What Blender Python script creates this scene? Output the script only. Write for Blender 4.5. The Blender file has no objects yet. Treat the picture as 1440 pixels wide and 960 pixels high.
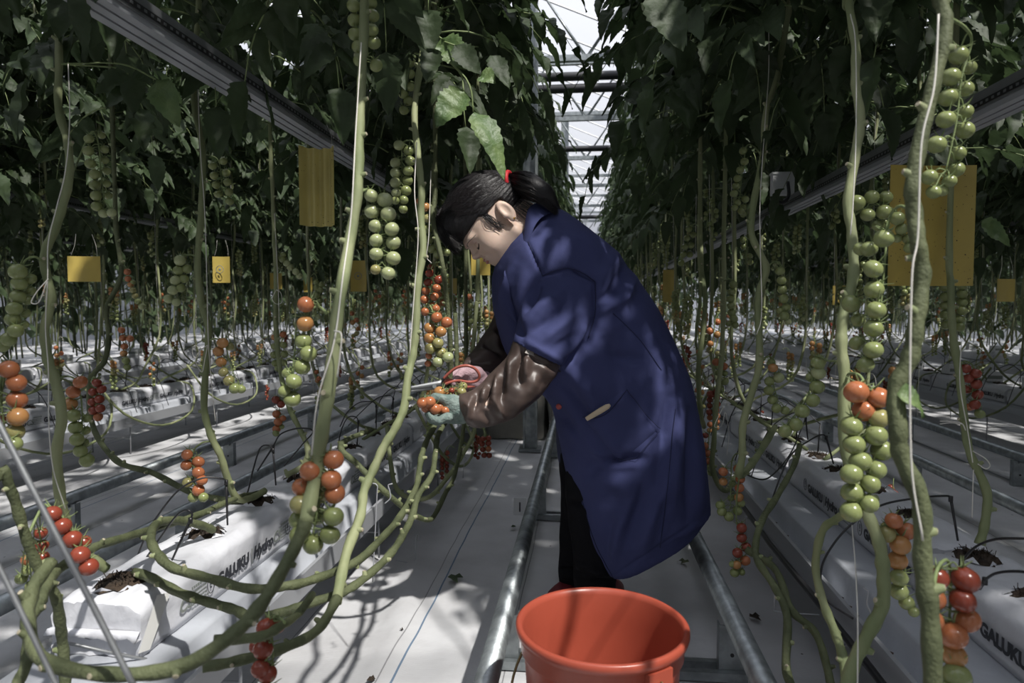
import bpy, math, random
import numpy as np
from mathutils import Vector, Matrix, noise
random.seed(7); rng = np.random.RandomState(7)
sc = bpy.context.scene
COL = sc.collection
# ------------------------------------------------------------------ camera
F = 960.0
YAW, PIT = math.radians(6.12), math.radians(2.86)
ca, sa, cb, sb = math.cos(YAW), math.sin(YAW), math.cos(PIT), math.sin(PIT)
CAM = Vector((0, 0, .93))
FW = Vector((-sa*cb, ca*cb, -sb)); RT = Vector((ca, sa, 0)); UP = RT.cross(FW)
HF = Vector((-sa, ca, 0))                     # horizontal forward
def W(px, py, d):
    return CAM + FW*d + RT*((px-720)/F*d) + UP*((480-py)/F*d)
def PX(p):
    q = Vector(p)-CAM; d = q.dot(FW)
    return 720+F*q.dot(RT)/d, 480-F*q.dot(UP)/d, d
# ------------------------------------------------------------------ materials
def mat(name, col, rough=.6, metal=0, bump=0, bscale=60, var=0, vscale=8, spec=.5, sss=0, col2=None, trans=0, coat=0, bdist=.003, stretch=None, clearance=None):
    m = bpy.data.materials.new(name); m.use_nodes = True
    nt = m.node_tree; N = nt.nodes; L = nt.links
    b = N['Principled BSDF']; out = N['Material Output']
    b.inputs['Base Color'].default_value = (*col, 1)
    b.inputs['Roughness'].default_value = rough; b.inputs['Metallic'].default_value = metal
    b.inputs['Specular IOR Level'].default_value = spec
    if sss:
        b.inputs['Subsurface Weight'].default_value = sss
        b.inputs['Subsurface Radius'].default_value = (.01, .004, .002)
        b.inputs['Subsurface Scale'].default_value = .6
    if coat: b.inputs['Coat Weight'].default_value = coat; b.inputs['Coat Roughness'].default_value = .15
    tc = N.new('ShaderNodeTexCoord'); src = tc.outputs['Object']
    if stretch:
        mp = N.new('ShaderNodeMapping'); mp.inputs['Scale'].default_value = stretch
        L.new(src, mp.inputs['Vector']); src = mp.outputs['Vector']
    if var or col2:
        n = N.new('ShaderNodeTexNoise'); n.inputs['Scale'].default_value = vscale; n.inputs['Detail'].default_value = 4
        L.new(src, n.inputs['Vector'])
        r = N.new('ShaderNodeValToRGB'); r.color_ramp.elements[0].position = .35; r.color_ramp.elements[1].position = .65
        c2 = col2 if col2 else tuple(c*(1-var) for c in col)
        r.color_ramp.elements[0].color = (*c2, 1); r.color_ramp.elements[1].color = (*col, 1)
        L.new(n.outputs['Fac'], r.inputs['Fac']); L.new(r.outputs['Color'], b.inputs['Base Color'])
    if bump:
        n2 = N.new('ShaderNodeTexNoise'); n2.inputs['Scale'].default_value = bscale; n2.inputs['Detail'].default_value = 4
        L.new(src, n2.inputs['Vector'])
        bp = N.new('ShaderNodeBump'); bp.inputs['Strength'].default_value = bump; bp.inputs['Distance'].default_value = bdist
        L.new(n2.outputs['Fac'], bp.inputs['Height']); L.new(bp.outputs['Normal'], b.inputs['Normal'])
    if trans:
        t = N.new('ShaderNodeBsdfTranslucent'); mx = N.new('ShaderNodeMixShader'); mx.inputs[0].default_value = trans
        t.inputs['Color'].default_value = (*[min(1, c*1.6) for c in col], 1)
        L.new(b.outputs[0], mx.inputs[1]); L.new(t.outputs[0], mx.inputs[2]); L.new(mx.outputs[0], out.inputs['Surface'])
    return m
M = {}
M['leaf'] = mat('leaf', (.046, .072, .030), .58, var=.45, vscale=9, trans=.22, bump=.6, bscale=70, spec=.35)
M['leafpale'] = mat('leaf_pale', (.14, .20, .07), .5, col2=(.07, .125, .04), vscale=22, trans=.15, bump=.9, bscale=90)
M['stem'] = mat('stem', (.265, .285, .155), .65, col2=(.15, .18, .085), vscale=14, bump=.5, bscale=120, spec=.3, stretch=(1, 1, .25))
M['stemdark'] = mat('stem_mature', (.115, .13, .068), .65, col2=(.07, .082, .042), vscale=22, bump=.9, bscale=170, spec=.22)
M['scar'] = mat('leaf_scar', (.48, .43, .31), .8, var=.4, vscale=150)
M['ped'] = mat('truss_stalk', (.22, .28, .12), .6, var=.3, vscale=40, spec=.3)
TC = dict(r=(.22, .045, .027), o=(.41, .160, .070), a=(.40, .225, .085), y=(.32, .28, .12), g=(.245, .275, .115), p=(.37, .40, .22))
for k, c in TC.items():
    c2 = {'r': (.23, .05, .028), 'o': (.37, .115, .05), 'a': (.41, .18, .065), 'y': (.26, .26, .10), 'g': (.19, .23, .085), 'p': (.29, .33, .155)}[k]
    M['t'+k] = mat('tomato_skin_'+k, c, .22, col2=c2, vscale=14, spec=.5, sss=.05)
M['string'] = mat('string', (.62, .60, .55), .8)
M['bag'] = mat('white_plastic_film', (.60, .61, .65), .42, bump=.5, bscale=26, var=.07, vscale=5, bdist=.006)
M['ledge'] = mat('grey_white_film', (.42, .44, .48), .5, bump=.5, bscale=30, var=.14, vscale=7, bdist=.004)
M['tape'] = mat('tape', (.6, .6, .58), .3)
M['coco'] = mat('coco_substrate', (.055, .036, .022), .95, bump=1, bscale=160, col2=(.02, .014, .01), vscale=60, bdist=.008)
M['litter'] = mat('fallen_substrate', (.10, .055, .03), .95, bump=1, bscale=200, var=.6, vscale=120)
M['ink'] = mat('black_print', (.025, .027, .035), .5); M['ink2'] = mat('grey_print', (.20, .22, .20), .5)
M['steel'] = mat('galvanised_steel', (.34, .37, .38), .42, .75, bump=.25, bscale=90, var=.35, vscale=26)
M['steeld'] = mat('dull_aluminium', (.27, .28, .29), .45, .6, bump=.1, bscale=60, var=.2, vscale=20)
M['lip'] = mat('light_profile', (.34, .35, .37), .4, .2)
M['slot'] = mat('black_slot', (.012, .012, .013), .5)
M['rubber'] = mat('black_tube', (.014, .014, .016), .38)
M['yellow'] = mat('sticky_trap_yellow', (.46, .35, .085), .35, var=.12, vscale=12, spec=.5)
M['yellowp'] = mat('sticky_trap_pale', (.56, .48, .17), .35, var=.12, vscale=12)
M['bug'] = mat('dark_speck', (.03, .02, .012), .7)
M['red'] = mat('red_plastic', (.34, .068, .040), .34, bump=.06, bscale=40, var=.08, vscale=6, spec=.45)
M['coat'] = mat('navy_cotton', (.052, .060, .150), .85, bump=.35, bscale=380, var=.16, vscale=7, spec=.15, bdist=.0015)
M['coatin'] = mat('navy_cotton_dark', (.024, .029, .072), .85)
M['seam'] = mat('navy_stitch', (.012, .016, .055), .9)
M['brown'] = mat('brown_vinyl', (.085, .060, .052), .44, bump=.35, bscale=22, var=.25, vscale=9, bdist=.006, spec=.55)
M['brownd'] = mat('brown_edge', (.30, .27, .24), .5)
M['skin'] = mat('skin', (.64, .48, .39), .5, var=.06, vscale=12, sss=.15, spec=.35)
M['lips'] = mat('lips', (.42, .17, .14), .45)
M['hair'] = mat('black_hair', (.008, .007, .008), .48, spec=.4, bump=.4, bscale=160)
M['hair2'] = mat('black_hair_strands', (.010, .008, .009), .36, spec=.5)
M['gold'] = mat('gold', (.7, .45, .12), .25, 1)
M['teal'] = mat('teal_glove', (.12, .175, .16), .8, bump=1, bscale=170, col2=(.22, .27, .25), vscale=55, bdist=.003)
M['pink'] = mat('pink_glove', (.46, .31, .345), .8, bump=1, bscale=220, var=.15, vscale=60, bdist=.002)
M['trouser'] = mat('black_trousers', (.008, .008, .010), .85, bump=.3, bscale=60, spec=.1)
M['shoe'] = mat('dark_red_shoe', (.16, .015, .025), .5)
M['sole'] = mat('black_sole', (.015, .015, .015), .7)
M['canvas'] = mat('grey_beige_canvas', (.23, .22, .195), .9, bump=.5, bscale=12, var=.3, vscale=5, bdist=.01)
M['white'] = mat('white_board', (.62, .63, .64), .6)
M['dark'] = mat('black_pipe', (.02, .02, .022), .4)
M['wood'] = mat('pale_wood', (.55, .45, .32), .6)
def floor_mat():
    m = mat('white_ground_cover', (.56, .565, .58), .75, bump=.5, bscale=7, bdist=.02, spec=.25)
    nt = m.node_tree; N = nt.nodes; L = nt.links; b = N['Principled BSDF']
    tc = N.new('ShaderNodeTexCoord'); sp = N.new('ShaderNodeSeparateXYZ'); L.new(tc.outputs['Object'], sp.inputs[0])
    nz = N.new('ShaderNodeTexNoise'); nz.inputs['Scale'].default_value = 2.2; L.new(tc.outputs['Object'], nz.inputs['Vector'])
    def math_(op, a, b_):
        n = N.new('ShaderNodeMath'); n.operation = op
        for i, v in enumerate((a, b_)):
            if isinstance(v, (int, float)): n.inputs[i].default_value = v
            else: L.new(v, n.inputs[i])
        return n.outputs[0]
    wob = math_('ADD', sp.outputs['X'], math_('MULTIPLY', math_('SUBTRACT', nz.outputs['Fac'], .5), .02))
    def line(period, off, w):
        fr = math_('PINGPONG', math_('ADD', wob, off), period/2)
        return math_('LESS_THAN', fr, w)
    n1 = N.new('ShaderNodeTexNoise'); n1.inputs['Scale'].default_value = 3; n1.inputs['Detail'].default_value = 6
    L.new(tc.outputs['Object'], n1.inputs['Vector'])
    r = N.new('ShaderNodeValToRGB'); r.color_ramp.elements[0].position = .3; r.color_ramp.elements[1].position = .62
    r.color_ramp.elements[0].color = (.38, .38, .39, 1); r.color_ramp.elements[1].color = (.50, .505, .52, 1)
    L.new(n1.outputs['Fac'], r.inputs['Fac']); c = r.outputs['Color']
    def mix(c, fac, col):
        mx = N.new('ShaderNodeMix'); mx.data_type = 'RGBA'; L.new(fac, mx.inputs['Factor'])
        L.new(c, mx.inputs['A']); mx.inputs['B'].default_value = (*col, 1); return mx.outputs['Result']
    c = mix(c, line(.92, .475, .0028), (.12, .17, .24))
    c = mix(c, line(.31, .20, .0018), (.22, .22, .23))
    n3 = N.new('ShaderNodeTexVoronoi'); n3.inputs['Scale'].default_value = 9; L.new(tc.outputs['Object'], n3.inputs['Vector'])
    c = mix(c, math_('LESS_THAN', n3.outputs['Distance'], .035), (.10, .09, .08))
    L.new(c, b.inputs['Base Color'])
    wv = N.new('ShaderNodeTexWave'); wv.inputs['Scale'].default_value = 60; wv.bands_direction = 'Y'; L.new(tc.outputs['Object'], wv.inputs['Vector'])
    bp = N.new('ShaderNodeBump'); bp.inputs['Strength'].default_value = .15; bp.inputs['Distance'].default_value = .002
    L.new(wv.outputs['Fac'], bp.inputs['Height'])
    old = [n for n in N if n.type == 'BUMP' and n != bp][0]
    L.new(old.outputs[0], bp.inputs['Normal']); L.new(bp.outputs[0], b.inputs['Normal'])
    return m
M['floor'] = floor_mat()
def glass_mat(name, tfac, col):
    m = bpy.data.materials.new(name); m.use_nodes = True; N = m.node_tree.nodes; L = m.node_tree.links
    N.remove(N['Principled BSDF']); out = N['Material Output']
    t = N.new('ShaderNodeBsdfTransparent'); d = N.new('ShaderNodeBsdfTranslucent'); d.inputs[0].default_value = (*col, 1)
    g = N.new('ShaderNodeBsdfDiffuse'); g.inputs[0].default_value = (*col, 1)
    a = N.new('ShaderNodeMixShader'); a.inputs[0].default_value = .4; L.new(d.outputs[0], a.inputs[1]); L.new(g.outputs[0], a.inputs[2])
    b = N.new('ShaderNodeMixShader'); b.inputs[0].default_value = tfac; L.new(a.outputs[0], b.inputs[1]); L.new(t.outputs[0], b.inputs[2])
    L.new(b.outputs[0], out.inputs[0]); return m
M['glass'] = glass_mat('diffusing_glass', .66, (.55, .55, .57))
# ------------------------------------------------------------------ mesh helpers
def tag(o, label=None, cat=None, group=None, kind=None):
    if label: o['label'] = label
    if cat: o['category'] = cat
    if group: o['group'] = group
    if kind: o['kind'] = kind
    return o
def empty(name, loc, label, cat, group=None):
    o = bpy.data.objects.new(name, None); COL.objects.link(o); o.location = loc; o.empty_display_size = .05
    return tag(o, label, cat, group)
def link(name, me, parent=None):
    o = bpy.data.objects.new(name, me); COL.objects.link(o)
    if parent is not None:
        o.parent = parent
        q = parent; off = Vector((0, 0, 0))
        while q is not None: off += Vector(q.location); q = q.parent
        o.location = -off                           # vertices are in world coordinates
    return o
def catmull(P, n):
    P = [np.array(p, float) for p in P]
    if len(P) < 3: return [P[0]+(P[-1]-P[0])*t for t in np.linspace(0, 1, n+1)]
    Q = [2*P[0]-P[1]]+P+[2*P[-1]-P[-2]]; out = []
    for i in range(1, len(Q)-2):
        a, b, c, d = Q[i-1:i+3]
        for k in range(n):
            t = k/n
            out.append(.5*((2*b)+(c-a)*t+(2*a-5*b+4*c-d)*t*t+(3*b-a-3*c+d)*t**3))
    out.append(P[-1]); return out
class MB:
    def __init__(s): s.v = []; s.f = []; s.m = []; s.sm = []
    def face(s, idx, m=0, smooth=True): s.f.append(tuple(idx)); s.m.append(m); s.sm.append(smooth)
    def box(s, lo, hi, m=0, rot=None, org=None):
        b = len(s.v)
        for z in (lo[2], hi[2]):
            for y in (lo[1], hi[1]):
                for x in (lo[0], hi[0]):
                    p = Vector((x, y, z))
                    if rot is not None: p = rot @ p
                    if org is not None: p = p+Vector(org)
                    s.v.append(tuple(p))
        for q in ((0, 2, 3, 1), (4, 5, 7, 6), (0, 1, 5, 4), (2, 6, 7, 3), (0, 4, 6, 2), (1, 3, 7, 5)): s.face([b+i for i in q], m, False)
    def tube(s, P, R, seg=8, m=0, cap=True, flat=None):
        P = [Vector(p) for p in P]; n = len(P)
        if not hasattr(R, '__len__'): R = [R]*n
        t0 = (P[1]-P[0]).normalized(); u = t0.orthogonal().normalized(); b = len(s.v)
        for i in range(n):
            t = (P[min(i+1, n-1)]-P[max(i-1, 0)]).normalized()
            u = (u-t*u.dot(t)).normalized(); w = t.cross(u)
            for k in range(seg):
                a = 2*math.pi*k/seg
                s.v.append(tuple(P[i]+(u*math.cos(a)+w*math.sin(a))*R[i]))
        for i in range(n-1):
            for k in range(seg):
                k2 = (k+1) % seg
                s.face((b+i*seg+k, b+i*seg+k2, b+(i+1)*seg+k2, b+(i+1)*seg+k), m)
        if cap:
            s.face([b+k for k in range(seg)][::-1], m, False); s.face([b+(n-1)*seg+k for k in range(seg)], m, False)
    def grid(s, G, m=0, closed=False):
        b = len(s.v); R = len(G); C = len(G[0])
        for row in G:
            for p in row: s.v.append(tuple(p))
        for i in range(R-1):
            for k in range(C if closed else C-1):
                k2 = (k+1) % C
                s.face((b+i*C+k, b+i*C+k2, b+(i+1)*C+k2, b+(i+1)*C+k), m)
    def sphere(s, c, r, seg=10, ring=7, m=0, sc3=(1, 1, 1), rot=None):
        b = len(s.v); c = Vector(c)
        def put(x, y, z):
            p = Vector((x*r*sc3[0], y*r*sc3[1], z*r*sc3[2]))
            if rot is not None: p = rot @ p
            s.v.append(tuple(c+p))
        put(0, 0, 1)
        for i in range(1, ring):
            a = math.pi*i/ring
            for k in range(seg):
                q = 2*math.pi*k/seg; put(math.sin(a)*math.cos(q), math.sin(a)*math.sin(q), math.cos(a))
        put(0, 0, -1); e = len(s.v)-1
        for k in range(seg):
            k2 = (k+1) % seg
            s.face((b, b+1+k, b+1+k2), m); s.face((e, e-seg+k2, e-seg+k), m)
            for i in range(ring-2):
                s.face((b+1+i*seg+k, b+1+(i+1)*seg+k, b+1+(i+1)*seg+k2, b+1+i*seg+k2), m)
    def mesh(s, name, mats):
        me = bpy.data.meshes.new(name); me.from_pydata([tuple(map(float, v)) for v in s.v], [], s.f)
        for k in mats: me.materials.append(M[k] if isinstance(k, str) else k)
        me.polygons.foreach_set('material_index', s.m); me.polygons.foreach_set('use_smooth', s.sm); me.update(); return me
    def build(s, name, mats, parent=None): return link(name, s.mesh(name, mats if isinstance(mats, (list, tuple)) else [mats]), parent)
def text_curve(body, size, col, off=0, shear=0):
    cu = bpy.data.curves.new('print', 'FONT'); cu.body = body; cu.size = size; cu.offset = off; cu.shear = shear; cu.extrude = .0003
    o = bpy.data.objects.new('tmp', cu); COL.objects.link(o); bpy.context.view_layer.update()
    me = bpy.data.meshes.new_from_object(o.evaluated_get(bpy.context.evaluated_depsgraph_get())); bpy.data.objects.remove(o); me.materials.clear(); me.materials.append(M[col]); return me
# ================================================================== SETTING
def struct(mb, name, mats, **k):
    o = mb.build(name, mats); o['kind'] = 'structure'; return o
# floor with soft rucks in the ground cover
fb = MB()
xs = np.concatenate([np.arange(-14, -1.6, .8), np.arange(-1.6, 1.6, .035), np.arange(1.6, 14.1, .8)])
ys = np.concatenate([np.arange(-2, .8, .5), np.arange(.8, 5, .05), np.arange(5, 30.1, 1.0)])
G = []
for y in ys:
    row = []
    for x in xs:
        z = 0
        if -1.5 < x < 1.5 and .9 < y < 5:
            z = .010*noise.noise(Vector((x*3.0, y*1.1, .3)))+.004*noise.noise(Vector((x*9, y*5, 2)))
            z += .022*math.exp(-((x+.56+.05*math.sin(y*3.1))/.035)**2)*max(0, 1-abs(y-2.0)/.8)
            z += .012*math.exp(-((x+.33+.03*math.sin(y*4))/.03)**2)*max(0, 1-abs(y-1.9)/.6)
            z = z*min(1, (5-y))
            z = max(z, -.004)-.004
        row.append((x, y, z))
    G.append(row)
fb.grid(G); struct(fb, 'floor', ['floor'])
# roof: venlo ridges of diffusing glass on steel
def roof():
    g = MB(); RZ = 4.9; P = 4.0
    for k in range(-4, 4):
        x0 = k*P+.9; xm = x0+P/2; x1 = x0+P
        g.grid([[(x0, -2, RZ), (x0, 30, RZ)], [(xm, -2, RZ+.85), (xm, 30, RZ+.85)], [(x1, -2, RZ), (x1, 30, RZ)]])
    o = struct(g, 'ceiling', ['glass'])
    s = MB()
    for k in range(-4, 5):
        x = k*P+.9; s.box((x-.12, -2, RZ-.14), (x+.12, 30, RZ), 0); s.box((x+P/2-.03, -2, RZ+.82), (x+P/2+.03, 30, RZ+.9))
        for j in range(0, 27):
            y = -1+j*1.15
            s.tube([(x, y, RZ), (x+P/2, y, RZ+.85), (x+P, y, RZ)], .018, 4)
    struct(s, 'trim_1', ['white'])
roof()
tz = MB()
for j, y in enumerate((5.2, 7.0, 9.2, 11.6, 14.2, 17, 20, 23.5)):
    for z in (3.42, 4.15): tz.box((-14, y-.03, z-.03), (14, y+.03, z+.03))
    for x in np.arange(-14, 14, 1.0):
        tz.tube([(x, y, 3.42), (x+.5, y, 4.15), (x+1, y, 3.42)], .018, 5)
struct(tz, 'trim_2', ['steel'])
M['wallglass'] = glass_mat('side_film', .10, (.30, .31, .33))
M['backglass'] = glass_mat('back_film', .45, (.7, .7, .74))
def pane_wall(name, a, b, h):
    g = MB(); g.grid([[(*a, 0), (*b, 0)], [(*a, h), (*b, h)]]); struct(g, name, ['backglass' if name == 'wall_back' else 'wallglass'])
pane_wall('wall_back', (-14, 30), (14, 30), 5.2)
pane_wall('wall_front', (-14, -2), (14, -2), 5.2); pane_wall('wall_left', (-14, -2), (-14, 30), 5.2); pane_wall('wall_right', (14, -2), (14, 30), 5.2)
wb = MB()
for x in np.arange(-14, 14.1, 1.0): wb.box((x-.03, 29.9, 0), (x+.03, 29.97, 5))
for z in (.6, 1.6, 2.6, 3.6): wb.box((-14, 29.85, z-.03), (14, 29.9, z+.03))
struct(wb, 'trim_3', ['steel'])
# tall galvanised posts
def post(x, y, w, label):
    b = MB()
    b.box((x-w/2, y-w/2, .02), (x-w/2+.012, y+w/2, 4.78)); b.box((x+w/2-.012, y-w/2, .02), (x+w/2, y+w/2, 4.78)); b.box((x-w/2+.012, y-.006, .02), (x+w/2-.012, y+.006, 4.78))
    r = empty('roof_post', (x, y, 0), label, 'post')
    b.build('post_profile', ['steel'], r)
    c = MB(); c.box((x-w*.8, y-w*.8, 0), (x+w*.8, y+w*.8, .02)); c.build('foot_plate', ['steel'], r)
post(-.352, 4.4, .088, 'tall galvanised steel roof post rising above the bent worker')
post(-.42, 13.9, .15, 'second galvanised roof post, farther along the path, half hidden in leaves')
# pair of black heating pipes crossing the path
for k, z in enumerate((3.64, 3.50)):
    b = MB(); b.tube([(-4, 8.2, z), (4, 8.2, z)], .052, 12)
    r = tag(b.build('overhead_pipe', ['dark']), ('upper' if k == 0 else 'lower')+' of the two black pipes crossing high over the path', 'pipe', 'black pipes over the path')
for k, (y, z) in enumerate(((10.4, 3.3), (15.5, 2.95), (21, 2.2))):
    b = MB(); b.tube([(-4, y, z), (4, y, z)], .045, 10)
    tag(b.build('overhead_pipe', ['dark']), 'thin dark pipe across the path, %s behind the black pipe pair' % ('first', 'second', 'third')[k], 'pipe', 'black pipes over the path')
# ================================================================== PIPE RAILS
AX = .0855
def rail(x, y0, y1, label, group, z=.155, supports=(1.72, 2.97, 4.22, 5.47, 6.72)):
    root = empty('pipe_rail', (x, y0, 0), label, 'rail', group)
    b = MB(); b.tube([(x, y0, z), (x, (y0+y1)/2, z), (x, y1, z)], .0255, 16)
    b.build('pipe', ['steel'], root)
    for y in supports:
        if not y0 < y < y1: continue
        s = MB(); w = .032
        s.box((x-w, y-.002, .0), (x+w, y+.003, z-.02)); s.box((x-w, y+.003, 0), (x-w+.003, y+.03, z-.02)); s.box((x+w-.003, y+.003, 0), (x+w, y+.03, z-.02))
        s.box((x-.012, y-.012, z-.032), (x+.012, y+.034, z-.02))
        o = s.build('support_bracket', ['steel'], root)
        h = MB(); h.tube([(x, y-.004, .06), (x, y-.0015, .06)], .005, 8); h.build('bolt_hole', ['slot'], o)
RG = 'galvanised pipe rails'
rail(AX-.285, .9, 26, 'steel pipe rail on the path left of the orange bucket', RG)
rail(AX+.285, .9, 26, 'steel pipe rail on the path right of the orange bucket', RG)
for sgn, nm in ((-1, 'left'), (1, 'right')):
    cx = AX+sgn*1.88
    rail(cx-sgn*.285, .5, 26, 'pipe rail in the neighbouring aisle on the %s, the one nearer the worker' % nm, RG, supports=(2.4,3.65,4.9))
    rail(cx+sgn*.285, .5, 26, 'pipe rail in the neighbouring aisle on the %s, the one farther from the worker' % nm, RG, supports=(2.52,3.77,5.0))
ordn = ['nearest', 'second', 'third', 'fourth', 'fifth', 'sixth', 'seventh', 'eighth', 'ninth', 'tenth', 'eleventh', 'twelfth', 'thirteenth', 'fourteenth', 'fifteenth', 'sixteenth', 'seventeenth', 'eighteenth', 'nineteenth', 'twentieth']
for i, y in enumerate((1.72, 2.97, 4.22)):
    b = MB(); b.box((AX-.32, y-.022, .0), (AX+.32, y-.003, .022)); b.box((AX-.32, y+.033, 0), (AX+.32, y+.052, .022))
    tag(b.build('cross_bar', ['steel']), 'flat steel cross bars between the path rails, %s pair from the camera' % ordn[i], 'cross bar', 'cross bars under the path rails')
b = MB(); b.box((-.30, 2.86, .045), (-.245, 2.863, .12)); t = tag(b.build('number_tag', ['white']), 'small white number tag on the left path rail', 'tag')
o = bpy.data.objects.new('printed_digit', text_curve('1', .06, 'ink')); COL.objects.link(o); o.parent = t; o.rotation_euler = (math.pi/2, 0, 0); o.location = (-.288, 2.858, .06)
# ================================================================== GUTTERS, BAGS
BT, BB = .384, .276                      # bag top / bottom
def gutter(cx, y0, y1, inner, ledge, label, sg):
    # sg = +1: ledge on the +x side
    r = empty('growing_gutter', (cx, y0, BB-.03), label, 'gutter', 'white growing gutters')
    h = .092; e = h+ledge
    prof = [(-h-.02, BB-.02), (-h-.02, BB-.002), (h, BB-.002), (e-.008, BB-.004), (e, BB-.012), (e+.004, BB-.075), (e+.035, BB-.08), (e+.037, BB-.045), (e+.043, BB-.045), (e+.043, BB-.092), (e, BB-.095), (-h, BB-.07)]
    n = 60; b = MB(); G = []
    ysl = [y0+(y1-y0)*(i/n)**1.8 for i in range(n+1)]
    for y in ysl:
        G.append([(cx+sg*p[0], y, p[1]+(.003*noise.noise(Vector((p[0]*30, y*9, cx))) if p[0] < e else 0)) for p in prof])
    b.grid(G, 0, closed=True)
    b.face(list(range(len(prof)))[::-1], 0, False)
    b.build('trough', ['ledge'], r)
    b = MB(); b.box((cx+sg*(e+.0435) if sg > 0 else cx-(e+.0535), y0, BB-.095), (cx+(e+.0535) if sg > 0 else cx-(e+.0435), y1, BB-.035))
    b.build('edge_profile', ['lip'], r)
    b = MB(); nn = 0
    for i in range(220):
        y = y0+random.random()**1.5*6; x = cx+sg*(e+.008+random.random()*.024)
        if y > y1: continue
        b.sphere((x, y, BB-.076), .004+.004*random.random(), 4, 3, 0, sc3=(1, 1.5, .6))
    b.build('crumbs_of_substrate', ['litter'], r)['kind'] = 'stuff'
    # support legs
    y = y0+.35
    while y < min(y1, 9):
        s = MB(); s.tube([(cx+sg*(e+.02), y, BB-.096), (cx+sg*(e+.02), y, .004)], .004, 6)
        s.tube([(cx-sg*(h+.01), y, BB-.03), (cx-sg*(h+.01), y, .004)], .004, 6)
        s.tube([(cx-sg*(h+.01), y, .10), (cx+sg*(e+.02), y, .10)], .004, 6)
        s.build('wire_leg', ['lip'], r); y += 1.02
    return r
def bag_mesh(seed):
    b = MB(); L = 1.0; nx, ny, nz = 14, 64, 8
    def P(u, v, w):     # u across -1..1, v along 0..1, w height 0..1
        x = .09*u; y = .005+v*(L-.01); z = w*(BT-BB)
        e = max(0, abs(u)-.82)/.18
        ez = max(0, w-.8)/.2
        x -= math.copysign(1, u)*.010*ez**2 if abs(u) > .5 else 0
        z -= .012*e**2*ez
        end = min(v, 1-v)*L
        z -= (.010*math.exp(-end/.02))*w
        n = noise.noise(Vector((u*2+seed*7, v*9, w*2)))*.006+noise.noise(Vector((u*6+seed*3, v*40, w*5)))*.0022
        z += n*w; x += (noise.noise(Vector((seed, v*11, w*4)))*.005+noise.noise(Vector((seed*2, v*50, w*3)))*.002)*math.copysign(1, u)*(abs(u) > .9)*(.3+w)
        if end < .03: y += noise.noise(Vector((u*4, w*5, seed)))*.008
        return (x, y, z)
    G = []
    ring = []
    for i in range(nx+1): ring.append((-1+2*i/nx, 1))
    for i in range(1, nz+1): ring.append((1, 1-i/nz))
    for i in range(1, nx+1): ring.append((1-2*i/nx, 0))
    for i in range(1, nz): ring.append((-1, i/nz))
    for j in range(ny+1): G.append([P(u, j/ny, w) for u, w in ring])
    b.grid(G, 0, closed=True); R = len(ring)
    for j, vv in ((0, 0), (ny, 1)):
        E = [[P(-1+2*i/nx, vv, w/nz) for i in range(nx+1)] for w in range(nz+1)]
        if vv: E = [r_[::-1] for r_ in E]
        b.grid(E)
    # folded end lip
    b.grid([[(-.092+.184*i/10, -.004+.003*math.sin(i*2.1), .050+.003*math.sin(i*1.3)) for i in range(11)], [(-.093+.186*i/10, -.014+.004*math.sin(i*1.7), .040+.004*math.sin(i*2.3)) for i in range(11)], [(-.092+.184*i/10, .004, .036) for i in range(11)]])
    b.grid([[(-.09+.18*i/10, .004, .05) for i in range(11)], [(-.092+.184*i/10, -.004+.003*math.sin(i*2.1), .050+.003*math.sin(i*1.3)) for i in range(11)]])
    return b.mesh('bag_film', ['bag'])
BAGM = [bag_mesh(s) for s in range(3)]
def hole_mesh(seed, big=1.0):
    b = MB(); n = 22; R = []
    for i in range(n):
        a = 2*math.pi*i/n; r = (.040+.016*noise.noise(Vector((math.cos(a)*2, math.sin(a)*2, seed*3.3))))*big
        R.append((math.cos(a)*r*1.05, math.sin(a)*r*1.35))
    G = []
    for k, f in enumerate((1.0, .8, .55, .3, .08)):
        G.append([(x*f, y*f, (.0 if k == 0 else .007+.009*noise.noise(Vector((x*f*70, y*f*70, seed))))) for x, y in R])
    b.grid(G, 0, closed=True); b.face([len(b.v)-n+i for i in range(n)], 0)
    for i in range(90):       # coir shreds
        a = random.random()*6.28; r = random.random()*.85; k = int(a/6.2832*n) % n
        x, y = R[k][0]*r, R[k][1]*r; t = random.random()*6.28; l = .003+.006*random.random()
        b.tube([(x, y, .007), (x+math.cos(t)*l, y+math.sin(t)*l, .009+.011*random.random())], .0009, 3)
    h = b.mesh('hole_coir', ['coco'])
    f = MB()
    for i in range(0, n, 3):    # torn film around the hole
        x0, y0 = R[i]; x1, y1 = R[(i+1) % n]; x2, y2 = R[(i+2) % n]
        t_ = .78+.18*random.random(); f.v += [(x0*1.12, y0*1.12, .0015), (x2*1.12, y2*1.12, .0015), (x1*t_, y1*t_, .010)]
        q = len(f.v); f.face((q-3, q-2, q-1), 0, False)
    return h, f.mesh('hole_film', ['bag'])
HOLEM = [hole_mesh(s) for s in range(5)]
TXT = [(text_curve('GALUKU', .036, 'ink', .0019), 0), (text_curve('|', .042, 'ink2'), .152), (text_curve('Hydro', .040, 'ink', .0017, .28), .164), (text_curve('CS', .040, 'ink2', .0009, .28), .272)]
_s = MB(); _r = random.Random(3)
for _i in range(5):
    _x = 0
    while _x < .055:
        _w = _r.uniform(.003, .009); _s.box((_x, -.0085*_i, 0), (_x+_w, -.0085*_i+(.0065 if _i == 0 else .0035), .0004)); _x += _w+.002
SMALL = _s.mesh('fine_print', ['ink2'])
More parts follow.
